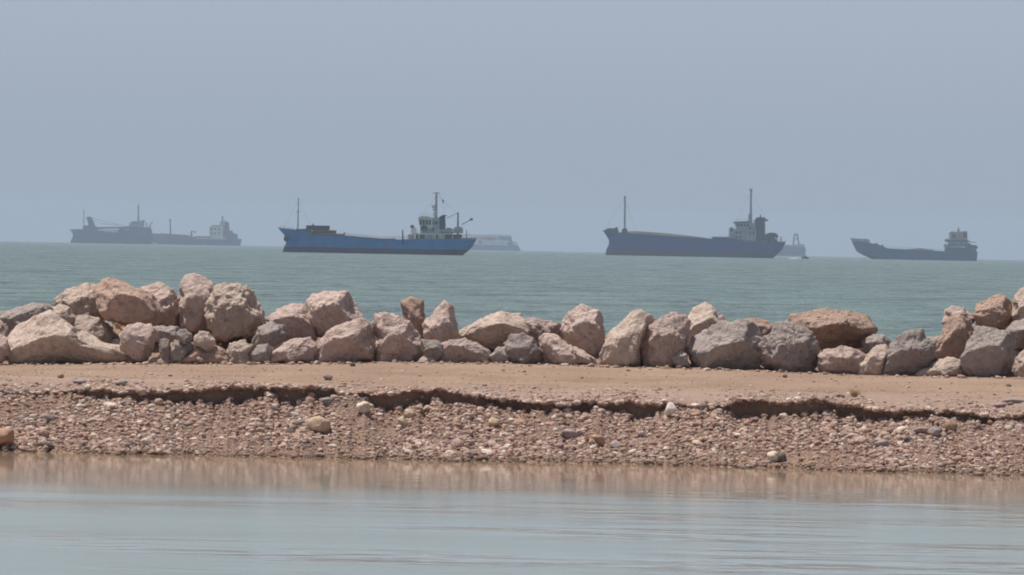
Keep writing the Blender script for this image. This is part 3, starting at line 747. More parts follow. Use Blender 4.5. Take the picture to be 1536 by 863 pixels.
COBBLES = [
 (479, 640, 37, 27, 'tan', .9, 'largest cobble on the gravel bank, smooth, tan and rounded, left of the middle'),
 (544, 612, 24, 19, 'pale', .8, 'pale rounded cobble just below the dark undercut, up and right of the largest tan cobble'),
 (7, 658, 48, 30, 'orange', .6, 'orange-streaked angular cobble cut by the left edge of the photo'),
 (1006, 616, 18, 24, 'white', .6, 'upright whitish cobble standing right at the end of the long dark undercut'),
 (855, 652, 26, 17, 'purple', .8, 'flat purplish grey cobble low on the gravel bank beneath the boulders of the middle'),
 (1426, 641, 24, 21, 'brown', .9, 'round brown cobble under the dark ledge near the right end of the bank'),
 (1403, 649, 20, 15, 'gray', .8, 'grey cobble touching the left side of the round brown cobble'),
 (1176, 624, 14, 10, 'pale', .9, 'small pale egg-like cobble lying inside the undercut on the right'),
 (72, 627, 26, 14, 'gray', .6, 'flat grey cobble halfway up the bank near the left edge'),
 (70, 668, 26, 13, 'dark', .6, 'flat dark cobble at the waterline near the left edge'),
 (168, 610, 20, 13, 'white', .7, 'whitish flat cobble under the first thin stretch of undercut on the left'),
 (227, 611, 13, 11, 'pale', .8, 'small pale cobble below a tan one at the foot of the left undercut'),
 (238, 603, 14, 11, 'tan', .8, 'small tan cobble tucked at the foot of the left undercut, above a pale one'),
 (491, 603, 19, 14, 'gray', .7, 'bluish grey cobble filling the break between the two long undercuts'),
 (742, 634, 18, 15, 'yellow', .6, 'mustard yellow angular cobble in the middle of the gravel bank'),
 (604, 635, 16, 17, 'yellow', .6, 'pale yellow pointed cobble below the deepest undercut'),
 (615, 622, 18, 16, 'tan', .7, 'tan cobble directly above the pale yellow pointed cobble'),
 (759, 674, 15, 12, 'white', .7, 'small white cobble just above the waterline in the middle'),
 (897, 661, 26, 16, 'orange', .6, 'orange-tan angular cobble right of the flat purplish grey cobble'),
 (927, 668, 22, 14, 'gray', .7, 'greyish cobble right of the orange-tan angular cobble'),
 (1161, 686, 19, 17, 'pale', .8, 'pale grey rounded cobble at the waterline with a dark one against its right side'),
 (1175, 687, 13, 18, 'dark', .8, 'dark upright cobble at the waterline beside a pale grey rounded one'),
 (1218, 697, 15, 11, 'yellow', .8, 'pale yellow cobble at the waterline right of the dark upright cobble'),
 (1384, 645, 26, 13, 'purple', .6, 'long purplish grey cobble slanting up toward the grey and brown cobbles'),
 (1364, 659, 16, 11, 'dark', .7, 'dark cobble at the lower end of the long purplish grey cobble'),
 (1343, 691, 15, 10, 'pale', .8, 'pale oval cobble near the waterline toward the right'),
 (1415, 691, 22, 10, 'tan', .7, 'long flat tan cobble near the waterline below the round brown cobble'),
 (642, 614, 17, 13, 'tan', .7, 'tan cobble at the right end of the deepest undercut'),
 (1325, 666, 24, 15, 'gray', .7, 'grey cobble half way down the bank under the right undercut'),
 (1440, 690, 16, 12, 'brown', .7, 'small brown cobble at the waterline near the right edge'),
]
for i, (x, y, w, h, m, lo, lab) in enumerate(COBBLES):
    p = ground_hit(x, y + h * .35, 2, R_SLOPE1 + 5)
    r2 = np.random.default_rng(500 + i)
    S = stone_shape(r2, ICO3, 13, lo * .78) * np.array([1, .8, 1])
    S = S / np.abs(S).max(0); S = S * (1 + .10 * fbm(S * 2.2 + i * 7, 4))[:, None]
    mpp = p[1] / F
    S = S * np.array([w / 2 * mpp, (w + h) / 4 * mpp, h / 2 * mpp])
    zmin = S[:, 2].min(); S[:, 2] -= zmin
    o = mesh_np('cobble', S, ICO3[1], SC_[m], smooth=True)
    o.location = (p[0], p[1] + .01, p[2] - .012)
    tag(o, lab, 'stone', 'larger cobbles on the gravel bank')
LIPS = [
 (90, 564, 11, 9, 'brown', 'brown clod of earth on the sand at the left end of the track'),
 (491, 566, 15, 10, 'purple', 'purplish stone sitting on the track edge above the break between two undercuts'),
 (182, 575, 20, 11, 'gray', 'rounded grey stone on the crust above the thin left undercut'),
 (528, 547, 9, 6, 'dark', 'small dark stone lying alone on the sand in front of the angular shaded boulder'),
 (1261, 594, 15, 8, 'purple', 'purplish flat stone on the crust left of the dry grass tuft'),
 (1520, 601, 34, 8, 'gray', 'thin grey flagstone lying on the track edge at the far right'),
 (1500, 608, 20, 8, 'purple', 'thin stone partly under the grey flagstone at the far right'),
 (1177, 564, 8, 6, 'dark', 'tiny dark stone on the sand in front of the overhanging slab'),
 (1513, 578, 8, 5, 'dark', 'tiny dark stone on the sand track at the far right'),
 (118, 573, 22, 10, 'gray', 'grey flat stone on the crust at the left, beside the rounded grey stone'),
]
for i, (x, y, w, h, m, lab) in enumerate(LIPS):
    p = ground_hit(x, y + h * .4, R_LIP + 1, R_SAND1)
    r2 = np.random.default_rng(700 + i)
    S = stone_shape(r2, ICO3, 10, .65); S = S / np.abs(S).max(0)
    mpp = p[1] / F
    S = S * np.array([w / 2 * mpp, (w + h) / 4 * mpp, h / 2 * mpp]); zmin = S[:, 2].min(); S[:, 2] -= zmin
    o = mesh_np('stone', S, ICO3[1], SC_[m], smooth=True); o.location = (p[0], p[1], p[2] - .006)
    tag(o, lab, 'stone', 'stones lying on the track')

# dry tuft on the lip
t = NT('dry_grass'); DRY = t.done((0.42, 0.30, 0.16), None, .9, .2)
p = ground_hit(1281, 597, R_LIP + 1, R_CR1)
mb = MB(); rr = random.Random(3)
for k in range(90):
    a = rr.uniform(0, 6.28); d = rr.uniform(0, .035); l = rr.uniform(.05, .12); b = rr.uniform(.02, .07)
    q = [Vector((d * math.cos(a), d * math.sin(a), 0)), Vector(((d + b * .4) * math.cos(a), (d + b * .4) * math.sin(a), l * .6)), Vector(((d + b) * math.cos(a), (d + b) * math.sin(a), l))]
    mb.tube(q, .003, .0008, 4)
tag(mb.build('grass_tuft', DRY, loc=p), 'small tuft of dry straw-coloured grass on the edge of the track', 'grass tuft')
# ------------------------------------------------------------------ ships
PN = {
 'blue': paint('blue_hull_paint', (0.012, 0.20, 0.53), .30), 'navy': paint('navy_hull_paint', (0.006, 0.038, 0.25), .12), 'lower': paint('antifouling_paint', (0.045, 0.052, 0.088), .1),
 'white': paint('white_ship_paint', (0.72, 0.70, 0.67), .18), 'grey': paint('grey_ship_paint', (0.34, 0.38, 0.43), .12), 'dark': paint('dark_ship_paint', (0.022, 0.038, 0.065), .2),
 'rust': paint('rusty_brown_paint', (0.15, 0.075, 0.052), .3), 'deck': paint('deck_paint', (0.13, 0.085, 0.07), .4), 'deepblue': paint('deep_blue_paint', (0.02, 0.05, 0.13), .1),
 'glass': paint('dark_window_glass', (0.02, 0.022, 0.025), 0, .15), 'cream': paint('cream_hatch_paint', (0.62, 0.52, 0.38), .15), 'slate': paint('slate_hull_paint', (0.010, 0.06, 0.20), .2),
 'maroon': paint('maroon_hull_paint', (0.30, 0.08, 0.07), .3), 'black': paint('black_hull_paint', (0.02, 0.021, 0.026), .2), 'ferryblue': paint('ferry_blue_paint', (0.12, 0.19, 0.38), 0), 'palewhite': paint('ferry_white_paint', (0.78, 0.78, 0.80), 0), 'red': paint('red_ship_paint', (0.45, 0.06, 0.05), 0),
 'tan': paint('tan_ship_paint', (0.42, 0.30, 0.20), .2), 'pinkish': paint('pinkish_ship_paint', (0.42, 0.30, 0.29), .2),
}
class Ship:
    def __init__(s, name, crop, dist, refx, label, cat, beam, group=None):
        s.ox, s.oy, s.sc = crop; s.Y = dist; s.beam = beam
        c = at_y(s.ox + refx / s.sc, 380, dist); s.x0 = c[0]
        s.root = bpy.data.objects.new(name, None); COL.objects.link(s.root); s.root.location = (c[0], dist, 0)
        tag(s.root, label, cat, group)
        s.u = dist / F / s.sc                       # metres per crop pixel
    def P(s, x, y):
        p = at_y(s.ox + x / s.sc, s.oy + y / s.sc, s.Y); return (p[0] - s.x0, p[2])
    def hull(s, stem, stern, sheer, band, mats, name='hull', bow=.28, full=.55, sternw=.8):
        st = np.array([s.P(*q) for q in stem]); se = np.array([s.P(*q) for q in stern]); sh = np.array([s.P(*q) for q in sheer])
        def f(a):
            o = np.argsort(a[:, 1]); return lambda z: np.interp(z, a[o, 1], a[o, 0])
        xs, xe = f(st), f(se); o = np.argsort(sh[:, 0]); zs = lambda x: np.interp(x, sh[o, 0], sh[o, 1])
        T = np.unique(np.concatenate([np.linspace(0, .12, 14), np.linspace(.12, .92, 50), np.linspace(.92, 1, 8)]))
        xt0, xt1 = st[:, 0][st[:, 1].argmax()], se[:, 0][se[:, 1].argmax()]
        rows = []; K = 9
        for t_ in T:
            zd = float(zs(xt0 + (xt1 - xt0) * t_)); zl = [-1.5, -.4, band] + [band + (zd - band) * k / (K - 3) for k in range(1, K - 2)]
            r = []
            for z in zl:
                x = float(xs(z) + (xe(z) - xs(z)) * t_); h = np.clip((z + .4) / (zd + .4), 0, 1)
                bd = (1 - max(0, 1 - t_ / bow) ** 2.4) * (1 - (1 - sternw) * max(0, (t_ - .88) / .12) ** 2)
                bw = (1 - max(0, 1 - t_ / (bow * 1.25)) ** 1.7) * (1 - (1 - full) * max(0, (t_ - .8) / .2) ** 2)
                b = max(.015, bw + (bd - bw) * h ** 1.3) * s.beam / 2
                r.append((x, b, z))
            rows.append(r)
        n = len(T); L = len(rows[0]); mb = MB()
        V = [(x, -b, z) for r in rows for x, b, z in r] + [(x, b, z) for r in rows for x, b, z in r]
        o2 = n * L; Fc = []; 
        for i in range(n - 1):
            for k in range(L - 1):
                a = i * L + k; q = (a, a + L, a + L + 1, a + 1)
                mi = 1 if k < 2 else 0
                mb_f = [(q, mi), (tuple(o2 + j for j in reversed(q)), mi)]; Fc += mb_f
            a = i * L + L - 1; Fc.append(((a, a + L, o2 + a + L, o2 + a), 2))
            a = i * L; Fc.append(((a, o2 + a, o2 + a + L, a + L), 1))
        for k in range(L - 1):
            a = (n - 1) * L + k; Fc.append(((a, o2 + a, o2 + a + 1, a + 1), 1 if k < 2 else 0))
            a = k; Fc.append(((a, a + 1, o2 + a + 1, o2 + a), 1 if k < 2 else 0))
        mb.v = V; mb.f = [q for q, _ in Fc]; mb.m = [m for _, m in Fc]
        return mb.build(name, [PN[m] for m in mats], s.root)
    def slab(s, name, pts, hw, mat, parent=None, y=0.0):
        mb = MB().prism([s.P(*q) for q in pts], y - hw, y + hw)
        return mb.build(name, PN[mat], parent or s.root)
    def rect(s, name, x0, y0, x1, y1, hw, mat, parent=None, y=0.0):
        a = s.P((x0 + x1) / 2, y0)[1]; b = s.P((x0 + x1) / 2, y1)[1]
        xa = s.P(x0, (y0 + y1) / 2)[0]; xb = s.P(x1, (y0 + y1) / 2)[0]
        return MB().box(xa, xb, y - hw, y + hw, min(a, b), max(a, b)).build(name, PN[mat], parent or s.root)
    def pole(s, name, pts, r0, r1, mat, parent=None, y=0.0, extra=None):
        mb = MB().tube([(q[0], y, q[1]) for q in (s.P(*p) for p in pts)], r0 * s.u, r1 * s.u, 8)
        for e, er in (extra or []):
            mb.tube([(q[0], y, q[1]) for q in (s.P(*p) for p in e)], er * s.u, er * s.u, 6)
        return mb.build(name, PN[mat], parent or s.root)
    def rail(s, pts, h, n, y, mat='grey', name='railing'):
        Q = [s.P(*p) for p in pts]; mb = MB(); xs = [q[0] for q in Q]; zs = [q[1] for q in Q]
        for k in (.5, 1.0): mb.tube([(x, y, z + h * k) for x, z in Q], .045, .045, 5)
        for i in range(n + 1):
            x = xs[0] + (xs[-1] - xs[0]) * i / n; z = float(np.interp(x, xs, zs)) if xs[-1] > xs[0] else zs[0]
            mb.tube([(x, y, z), (x, y, z + h)], .05, .05, 5)
        return mb.build(name, PN[mat], s.root)
    def wire(s, name, pts, y=0.0, r=.025):
        return MB().tube([(q[0], y, q[1]) for q in (s.P(*p) for p in pts)], r, r, 5).build(name, PN['dark'], s.root)
    def wins(s, parent, rects, hw, mat='glass', name='window'):
        for x0, y0, x1, y1 in rects:
            a = s.P(x0, y1); b = s.P(x1, y0)
            MB().box(a[0], b[0], -hw - .06, -hw + .10, a[1], b[1]).build(name, PN[mat], parent)

# --- blue coaster
s = Ship('coaster', (400, 270, 4.8), 1590, 800, 'bright blue coaster with a white wheelhouse and a tall mast over its stern', 'cargo ship', 11.5, 'ships anchored off the coast')
u = s.u
s.hull([(80,345),(120,390),(138,410),(142,440),(140,455),(120,490),(112,521),(112,560)], [(1512,424),(1482,480),(1440,525),(1405,547),(1395,560)],
       [(80,345),(150,352),(230,362),(290,378),(330,396),(560,408),(830,433),(930,429),(1070,426),(1512,426)], 9.2 * s.u * 4.3, ['blue', 'lower', 'deck'])
s.slab('forecastle', [(205,368),(215,355),(300,352),(345,378),(420,400),(330,402),(280,380)], 3.6, 'rust')
s.slab('hatch_coaming', [(335,392),(420,392),(560,400),(830,424),(930,424),(930,434),(830,440),(560,416),(340,404)], 4.7, 'rust', y=-.3)
hb = s.rect('hatch_cover', 287, 329, 452, 357, 3.4, 'dark'); s.rect('hatch_cover', 335, 362, 500, 387, 3.6, 'rust'); s.rect('hatch_support', 300, 356, 445, 363, 3.0, 'rust')
s.rect('hatch_support', 372, 386, 560, 402, 3.3, 'tan')
s.pole('fender_post', [(330,330),(338,316)], 5, 5, 'dark')
s.pole('foremast', [(222,360),(226,300),(228,130)], 6.5, 3, 'grey', extra=[([(212,228),(246,228)], 3), ([(228,228),(214,240)], 2), ([(220,140),(244,140)], 2)])
s.pole('bow_rail', [(84,338),(120,338),(160,345),(205,350)], 2.0, 2.0, 'grey', extra=[([(100,350),(100,337)], 2), ([(130,352),(130,339)], 2), ([(165,356),(165,344)], 2), ([(195,360),(195,349)], 2)], y=-1.2)
s.pole('bow_rail', [(84,338),(120,338),(160,345),(205,350)], 2.0, 2.0, 'grey', y=1.2)
s.slab('anchor', [(128,405),(160,410),(158,436),(140,446),(124,434)], .35, 'dark', y=-1.55)
s.pole('vent_post', [(560,402),(560,376)], 4, 4, 'dark')
s.pole('mooring_post', [(983,430),(981,360)], 6, 4, 'dark', y=-4.6); s.pole('side_ladder', [(985,470),(983,430)], 6, 6, 'dark', y=-5.7)
dh = s.rect('deckhouse', 1072, 392, 1285, 432, 4.6, 'white')
s.wins(dh, [(1076,396,1092,424), (1104,396,1142,424), (1222,396,1236,424)], 4.6)
s.wins(dh, [(1152,398,1196,420)], 4.6, 'grey', 'panel')
s.slab('boat_deck', [(1050,384),(1345,384),(1345,393),(1050,393)], 5.2, 'white')
s.rect('stern_wall', 1285, 393, 1405, 430, 4.2, 'deepblue')
for x in (1062, 1100, 1146, 1200, 1272, 1340): s.pole('deck_pillar', [(x,428),(x,392)], 4, 4, 'white', y=-5.0)
mid = s.slab('accommodation', [(1110,384),(1098,290),(1190,272),(1245,272),(1245,384)], 4.0, 'grey')
s.wins(mid, [(1190,300,1206,322), (1216,300,1232,322), (1190,345,1206,372)], 4.0)
br = s.slab('wheelhouse', [(1094,283),(1196,283),(1196,350),(1106,350)], 4.4, 'white')
s.wins(br, [(1102,290,1118,324), (1124,290,1140,324), (1146,290,1162,324), (1168,290,1184,324)], 4.4)
q = s.P(1136, 352); r_ = 25 * s.u
mb = MB(); mb.tube([(q[0], -4.62, q[1]), (q[0], -4.0, q[1])], r_, r_, 20); mb.build('porthole', PN['dark'], br)
s.slab('wheelhouse_roof', [(1090,283),(1098,268),(1120,262),(1160,262),(1190,272),(1200,283)], 4.8, 'white')
wing = s.slab('bridge_wing', [(1040,385),(1044,345),(1078,345),(1080,385)], 4.6, 'white')
s.pole('searchlight', [(1036,336),(1064,336)], 11, 11, 'dark', y=-3.8)
s.rect('wing_step', 1020, 392, 1064, 426, 4.0, 'white')
fn = s.slab('funnel', [(1243,386),(1240,275),(1262,265),(1286,268),(1290,386)], 2.6, 'deepblue')
s.slab('exhaust_pipe', [(1236,272),(1268,252),(1298,254),(1284,268),(1268,280)], 1.0, 'dark', fn)
s.pole('main_mast', [(1216,290),(1220,180),(1223,88)], 13, 6, 'grey', extra=[([(1198,92),(1246,92)], 6), ([(1190,196),(1228,196)], 8), ([(1196,215),(1222,215)], 7), ([(1200,230),(1200,262)], 3)])
s.rect('radar_scanner', 1186, 182, 1212, 194, 1.3, 'white')
s.slab('flag', [(1264,142),(1274,142),(1276,165),(1266,166)], .06, 'dark'); s.pole('flag_halyard', [(1240,96),(1270,160),(1282,266)], .7, .7, 'grey')
s.pole('derrick_post', [(1376,400),(1378,234)], 7, 5, 'dark'); s.pole('derrick_stay', [(1378,238),(1298,275)], 2, 2, 'dark')
s.pole('stern_boom', [(1405,322),(1476,284)], 3, 3, 'dark', extra=[([(1462,284),(1484,284)], 10)])
lb = s.slab('lifeboat', [(1346,384),(1344,355),(1356,340),(1400,338),(1414,352),(1414,384)], 1.2, 'grey', y=-2.6)
s.slab('winch_house', [(1290,384),(1292,352),(1306,345),(1338,352),(1342,384)], 2.6, 'dark')
s.pole('ventilator', [(1392,430),(1392,396)], 6, 6, 'dark'); s.pole('stern_rail', [(1384,424),(1512,420)], 3.5, 3.5, 'rust', y=-4.5, extra=[([(1440,424),(1440,362)], 3)])
s.slab('stern_store', [(1345,430),(1350,392),(1400,392),(1412,430)], 2.0, 'pinkish', y=-1.0)

s.rail([(1050,384),(1345,384)], 1.1, 16, -5.1, 'white'); s.rail([(560,406),(830,432),(1060,426)], 1.0, 30, -5.6, 'rust'); s.rail([(1092,262),(1200,264)], 1.0, 6, -4.6, 'white')
s.wire('mast_stay', [(228,150),(120,350)]); s.wire('mast_stay', [(228,150),(330,350)]); s.wire('mast_stay', [(1222,110),(1120,262)]); s.wire('mast_stay', [(1222,110),(1376,240)])

# --- navy bulk ship
s = Ship('bulk_carrier', (890, 270, 4.6545), 2580, 720, 'long navy blue cargo ship with a pale hatch line and two tall thin masts', 'cargo ship', 16, 'ships anchored off the coast')
s.hull([(62,350),(92,390),(108,420),(110,440),(100,470),(86,495),(84,527),(84,570)], [(1342,430),(1312,490),(1268,530),(1246,549),(1240,570)],
       [(62,350),(150,366),(230,372),(500,392),(700,404),(800,410),(960,408),(1050,428),(1200,432),(1342,432)], 11 * s.u * 3.4, ['navy', 'lower', 'deck'])
s.slab('hatch_cover', [(238,374),(244,358),(300,358),(520,374),(700,394),(790,406),(790,412),(600,402),(400,388)], 5.5, 'cream')
s.slab('forecastle', [(78,356),(96,338),(150,338),(158,328),(168,332),(178,366),(150,368)], 4.2, 'dark')
s.slab('mast_house', [(196,372),(202,342),(234,340),(242,372)], 3.5, 'dark')
s.pole('foremast', [(219,345),(220,112)], 8, 6, 'grey', extra=[([(211,120),(229,120)], 4), ([(210,195),(230,195)], 5)])
s.rect('deck_store', 830, 398, 952, 412, 6.2, 'dark')
ac = s.rect('accommodation', 976, 344, 1132, 430, 6.6, 'grey')
s.wins(ac, [(990,360,1004,376), (1014,360,1028,376), (990,392,1004,408), (1014,392,1028,408), (1084,330,1096,346), (1084,364,1096,382), (1108,364,1120,382)], 6.6)
wing = s.slab('bridge_wing', [(944,415),(948,334),(960,328),(976,336),(976,415)], 7.0, 'grey')
s.wins(wing, [(952,342,970,362)], 7.0)
s.slab('upper_cabin', [(1090,346),(1090,302),(1128,298),(1128,346)], 5.2, 'grey')
br = s.slab('wheelhouse', [(1000,346),(988,302),(1088,296),(1088,346)], 6.0, 'grey')
s.wins(br, [(998,308,1014,326), (1022,308,1038,326), (1046,307,1062,325), (1068,306,1082,324)], 6.0)
s.slab('wheelhouse_roof', [(976,302),(980,292),(1090,288),(1090,300)], 6.8, 'dark')
for x in (984, 1040, 1060, 1078, 1098): s.rect('deck_pillar', x, 404, x + 8, 436, .25, 'white', y=-7.0)
fn = s.slab('funnel', [(1130,430),(1126,290),(1140,262),(1196,262),(1198,430)], 4.0, 'dark')
s.slab('funnel_top', [(1118,288),(1150,262),(1180,262),(1218,280),(1218,288),(1196,288)], 4.4, 'black', fn); s.pole('exhaust_pipe', [(1168,264),(1166,244)], 5, 5, 'black', fn)
s.pole('main_mast', [(1098,300),(1099,240),(1101,62)], 12, 6, 'grey', extra=[([(1100,88),(1091,62)], 4), ([(1101,88),(1111,68)], 4), ([(1082,240),(1112,240)], 5), ([(1086,240),(1086,292)], 4)])
s.slab('lifeboat', [(1196,400),(1200,378),(1230,368),(1270,372),(1288,392),(1284,404)], 1.8, 'dark', y=-5.2)
for x in (1204, 1242, 1276, 1306): s.pole('davit_leg', [(x,434),(x,396)], 4, 4, 'grey', y=-5.2)
s.slab('stern_house', [(1198,434),(1198,398),(1262,402),(1290,434)], 3.5, 'dark')

s.rail([(800,408),(960,406),(1050,426)], 1.1, 14, -7.6, 'grey'); s.rail([(1200,430),(1340,430)], 1.1, 9, -6.6, 'grey'); s.rail([(980,288),(1090,288)], 1.0, 7, -6.5, 'grey')
s.wire('mast_stay', [(219,130),(80,350)], r=.035); s.wire('mast_stay', [(219,130),(300,360)], r=.035); s.wire('mast_stay', [(1101,80),(1000,290)], r=.035); s.wire('mast_stay', [(1101,80),(1200,264)], r=.035)

# --- landing craft
s = Ship('landing_craft', (1260, 320, 6.4), 3180, 700, 'dark landing craft with raised bow ramp and tiered wheelhouse, last ship on the right', 'landing craft', 15, 'ships anchored off the coast')
s.hull([(104,240),(124,300),(160,370),(240,412),(310,440),(330,470)], [(1311,366),(1308,420),(1300,462),(1298,480)],
       [(104,240),(120,262),(200,275),(275,288),(340,298),(420,338),(700,352),(1010,366),(1311,368)], .4, ['slate', 'black', 'deck'], bow=.06, full=.9, sternw=.95)
s.slab('bow_ramp', [(103,240),(268,249),(276,284),(200,282),(122,270)], 5.5, 'grey')
s.slab('winch', [(318,298),(330,290),(356,288),(366,310),(390,312),(410,300),(420,338),(360,330)], 3.2, 'dark'); s.pole('bow_post', [(285,290),(283,262)], 4, 4, 'grey')
s.slab('hatch_line', [(640,348),(760,336),(900,354),(900,362)], 3.5, 'grey')
lo = s.rect('deckhouse', 1012, 326, 1300, 370, 6.4, 'slate')
s.wins(lo, [(1040,336,1060,352), (1080,336,1100,352), (1130,336,1150,352), (1180,336,1200,352), (1230,336,1250,352)], 6.4)
m_ = s.slab('boat_deck', [(1002,322),(1006,296),(1026,308),(1220,306),(1222,322)], 7.3, 'slate')
up = s.rect('accommodation', 1040, 270, 1222, 310, 5.6, 'pinkish')
s.wins(up, [(1060,282,1078,300), (1094,282,1112,300), (1150,282,1168,300), (1186,282,1204,300)], 5.6)
s.slab('bridge_deck', [(1006,262),(1026,244),(1040,258),(1214,256),(1240,272),(1240,276),(1026,276)], 6.8, 'slate')
br = s.slab('wheelhouse', [(1052,258),(1048,186),(1216,182),(1216,258)], 5.0, 'pinkish')
s.wins(br, [(1070,200,1100,240), (1180,186,1212,234)], 5.0); s.wins(br, [(1120,196,1134,216), (1146,196,1160,216)], 5.0, 'grey')
s.slab('wheelhouse_roof', [(1046,186),(1060,174),(1110,180),(1200,172),(1218,182)], 5.4, 'grey')
s.pole('main_mast', [(1138,184),(1138,134)], 9, 4, 'dark', extra=[([(1124,166),(1152,166)], 4)])
s.slab('lifeboat', [(1232,336),(1236,312),(1256,304),(1300,308),(1316,326),(1306,342)], 1.8, 'dark', y=-5.0)
s.pole('davit', [(1240,310),(1232,276),(1304,282)], 4, 3, 'slate', y=-5.0); s.rect('stern_store', 1212, 290, 1250, 330, 4.0, 'slate')

s.rail([(420,336),(700,350),(1010,364)], 1.2, 26, -7.3, 'slate'); s.rail([(1026,258),(1236,262)], 1.2, 8, -6.6, 'grey'); s.rail([(1006,298),(1220,304)], 1.2, 9, -7.1, 'grey')

# --- crane ship far left
s = Ship('crane_ship', (90, 290, 5.12), 4900, 400, 'hazy grey-blue crane ship with a long level boom, last ship on the left', 'cargo ship', 15, 'ships anchored off the coast')
s.hull([(72,278),(100,312),(98,340),(82,364),(80,385),(80,400)], [(716,318),(728,340),(742,385),(742,400)],
       [(72,278),(180,276),(282,282),(360,300),(440,302),(462,282),(640,284),(716,318)], 2.5, ['slate', 'black', 'deck'])
s.slab('forecastle', [(178,280),(180,250),(262,246),(288,262),(290,284)], 5.5, 'dark')
s.slab('crane_tower', [(222,250),(204,186),(232,178),(250,200),(272,256)], 2.2, 'dark')
s.slab('crane_boom', [(270,272),(280,260),(420,258),(556,256),(556,270),(420,272),(280,278)], 1.6, 'dark')
s.pole('crane_wire', [(236,186),(330,215),(450,240),(540,258)], 2.5, 2.5, 'grey', extra=[([(232,200),(320,236),(450,244)], 2)])
s.pole('foremast', [(182,250),(184,124)], 4, 3, 'grey', extra=[([(170,150),(190,150)], 2)])
s.slab('hatch_cover', [(284,292),(286,280),(446,278),(442,302),(360,304)], 4.5, 'palewhite')
dh = s.slab('deckhouse', [(450,290),(462,262),(548,256),(694,262),(706,290),(700,316),(460,310)], 6.0, 'slate')
s.wins(dh, [(502,276,514,296), (524,276,536,296)], 6.0, 'palewhite')
br = s.slab('wheelhouse', [(530,262),(536,232),(560,214),(612,214),(652,206),(640,258)], 4.6, 'grey')
s.wins(br, [(560,222,580,236), (590,222,606,236)], 4.6)
s.pole('main_mast', [(602,220),(602,78)], 7, 3, 'dark', extra=[([(590,110),(614,110)], 3)])
s.slab('funnel', [(610,250),(616,214),(650,204),(646,250)], 2.0, 'dark')
s.pole('davit', [(690,270),(694,238),(714,220)], 5, 4, 'dark', extra=[([(668,270),(664,226)], 4)])

# --- maroon coaster beside it
s = Ship('coaster', (90, 290, 5.12), 5250, 1050, 'hazy maroon coaster with a pale block of cabins aft, right next to the crane ship', 'cargo ship', 14, 'ships anchored off the coast')
s.hull([(700,306),(716,340),(720,370),(716,392),(716,410)], [(1394,362),(1390,380),(1384,404),(1384,412)],
       [(700,306),(860,320),(1000,332),(1150,338),(1280,346),(1394,364)], 7.5, ['maroon', 'slate', 'deck'])
s.slab('hatch_cover', [(760,318),(780,308),(990,322),(990,334)], 4.5, 'deck'); s.slab('hatch_cover', [(1036,346),(1040,330),(1160,330),(1160,346)], 4.5, 'maroon')
s.rect('bulwark_stripe', 1050, 346, 1276, 353, .2, 'palewhite', y=-7.05)
s.pole('foremast', [(848,322),(846,194)], 7, 4, 'dark', extra=[([(836,210),(858,210)], 4)])
s.pole('deck_crane', [(1006,345),(1012,290),(1040,300)], 9, 6, 'dark', extra=[([(1036,310),(1044,284)], 3)])
dh = s.rect('accommodation', 1150, 256, 1254, 336, 5.6, 'white'); s.wins(dh, [(1162,270,1174,284), (1190,270,1202,284), (1218,270,1230,284), (1162,300,1174,314), (1190,300,1202,314), (1218,300,1230,314)], 5.6)
s.rect('wheelhouse', 1166, 244, 1230, 256, 4.6, 'grey'); s.rect('deck_tower', 1228, 218, 1262, 336, 3.0, 'pinkish')
s.pole('main_mast', [(1248,222),(1248,174)], 7, 5, 'dark'); s.rect('lamp_house', 1262, 204, 1276, 224, 1.0, 'palewhite')
s.slab('funnel', [(1262,300),(1266,224),(1296,220),(1302,300)], 2.8, 'black')
s.slab('stern_house', [(1254,345),(1258,292),(1320,286),(1334,310),(1362,312),(1366,356)], 4.8, 'slate')

# --- ferry behind the blue coaster
s = Ship('ferry', (580, 270, 6.6364), 5750, 1050, 'faint white and blue ferry almost lost in haze behind the stern of the blue coaster', 'ferry', 18, 'ships anchored off the coast')
s.hull([(620,600),(650,640),(680,690),(690,715)], [(1290,600),(1300,640),(1340,702),(1342,720)], [(620,600),(900,590),(1100,590),(1290,620)], 6.0, ['palewhite', 'ferryblue', 'palewhite'])
sp_ = s.slab('superstructure', [(700,600),(720,562),(1236,562),(1242,572),(1246,620),(900,620)], 7.5, 'palewhite')
s.wins(sp_, [(780 + 46 * k, 572, 808 + 46 * k, 582) for k in range(7)], 7.5, 'grey')
s.slab('sun_deck', [(716,562),(740,546),(1090,544),(1232,552),(1236,562)], 8.0, 'palewhite')
s.slab('stern_block', [(1118,690),(1118,566),(1244,568),(1246,600),(1256,640),(1296,690)], 8.9, 'ferryblue')
s.slab('red_stripe', [(886,590),(990,572),(1090,580),(1110,592),(1040,604),(960,590)], .2, 'red', y=-9.1)
q = s.P(932, 620); MB().tube([(q[0], -9.25, q[1]), (q[0], -8.6, q[1])], 18 * s.u, 18 * s.u, 16).build('round_port', PN['ferryblue'], s.root)
s.pole('mast_rail', [(700,538),(850,542)], 3, 3, 'pinkish')

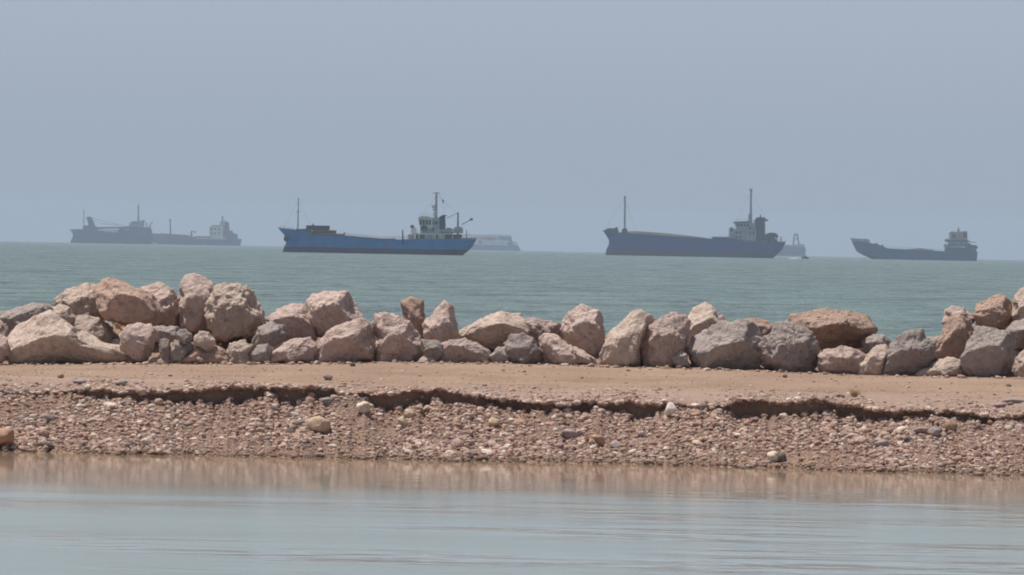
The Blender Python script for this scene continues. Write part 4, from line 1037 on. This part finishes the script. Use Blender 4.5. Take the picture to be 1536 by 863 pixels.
# --- small ship behind the navy one
s = Ship('coaster', (890, 270, 4.6545), 5600, 1380, 'small hazy blue ship with an A-frame mast behind the stern of the navy cargo ship', 'cargo ship', 12, 'ships anchored off the coast')
s.hull([(1180,470),(1200,500),(1210,545)], [(1482,474),(1482,500),(1478,534),(1478,545)], [(1180,470),(1320,456),(1400,466),(1482,476)], 2.0, ['navy', 'slate', 'deck'])
s.slab('deckhouse', [(1330,470),(1336,452),(1384,456),(1430,448),(1470,450),(1478,476)], 4.5, 'grey')
s.pole('mast_frame', [(1396,460),(1404,380)], 6, 5, 'slate', extra=[([(1436,460),(1424,380)], 6), ([(1402,382),(1426,382)], 8), ([(1400,412),(1430,412)], 4)])

# --- motorboat
s = Ship('motorboat', (890, 270, 4.6545), 2640, 1478, 'tiny dark motorboat running past the stern of the navy cargo ship', 'boat', 1.8)
s.hull([(1450,534),(1456,544),(1460,552)], [(1506,540),(1504,552)], [(1450,534),(1475,540),(1506,541)], .12, ['black', 'black', 'deck'], bow=.4)
s.slab('cuddy', [(1466,541),(1470,530),(1486,529),(1496,541)], .7, 'grey')
# ------------------------------------------------------------------ foam
FOAM = (lambda t: t.done((0.55, 0.58, 0.59), None, .7, .3))(NT('white_foam'))
def foam(px0, px1, yb, h, Y, depth, label, seed):
    rg = np.random.default_rng(seed); n, m = 40, 10
    V = []
    for j in range(m + 1):
        for i in range(n + 1):
            a = at_y(px0 + (px1 - px0) * i / n, yb, Y)
            e = math.sin(math.pi * i / n) ** .7 * math.sin(math.pi * j / m) ** .7
            V.append((a[0], Y + depth * (j / m - .5) * (.4 + .6 * math.sin(math.pi * i / n)), h * e * (1 + .9 * float(pnoise(np.array([[i * .45 + seed, j * .6, seed]]))[0])) - .02))
    a = (np.arange(m)[:, None] * (n + 1) + np.arange(n)[None]).ravel()
    o = mesh_np('foam', np.array(V), np.stack([a, a + 1, a + n + 2, a + n + 1], 1), FOAM)
    tag(o, label, 'foam', None, 'stuff')
foam(1181, 1202, 386.6, .28, 2642, 2.5, 'white wake churned up behind the tiny motorboat', 2)
foam(224, 236, 367, 2.2, 4895, 6.0, 'white bow spray where the maroon coaster meets the sea', 3)
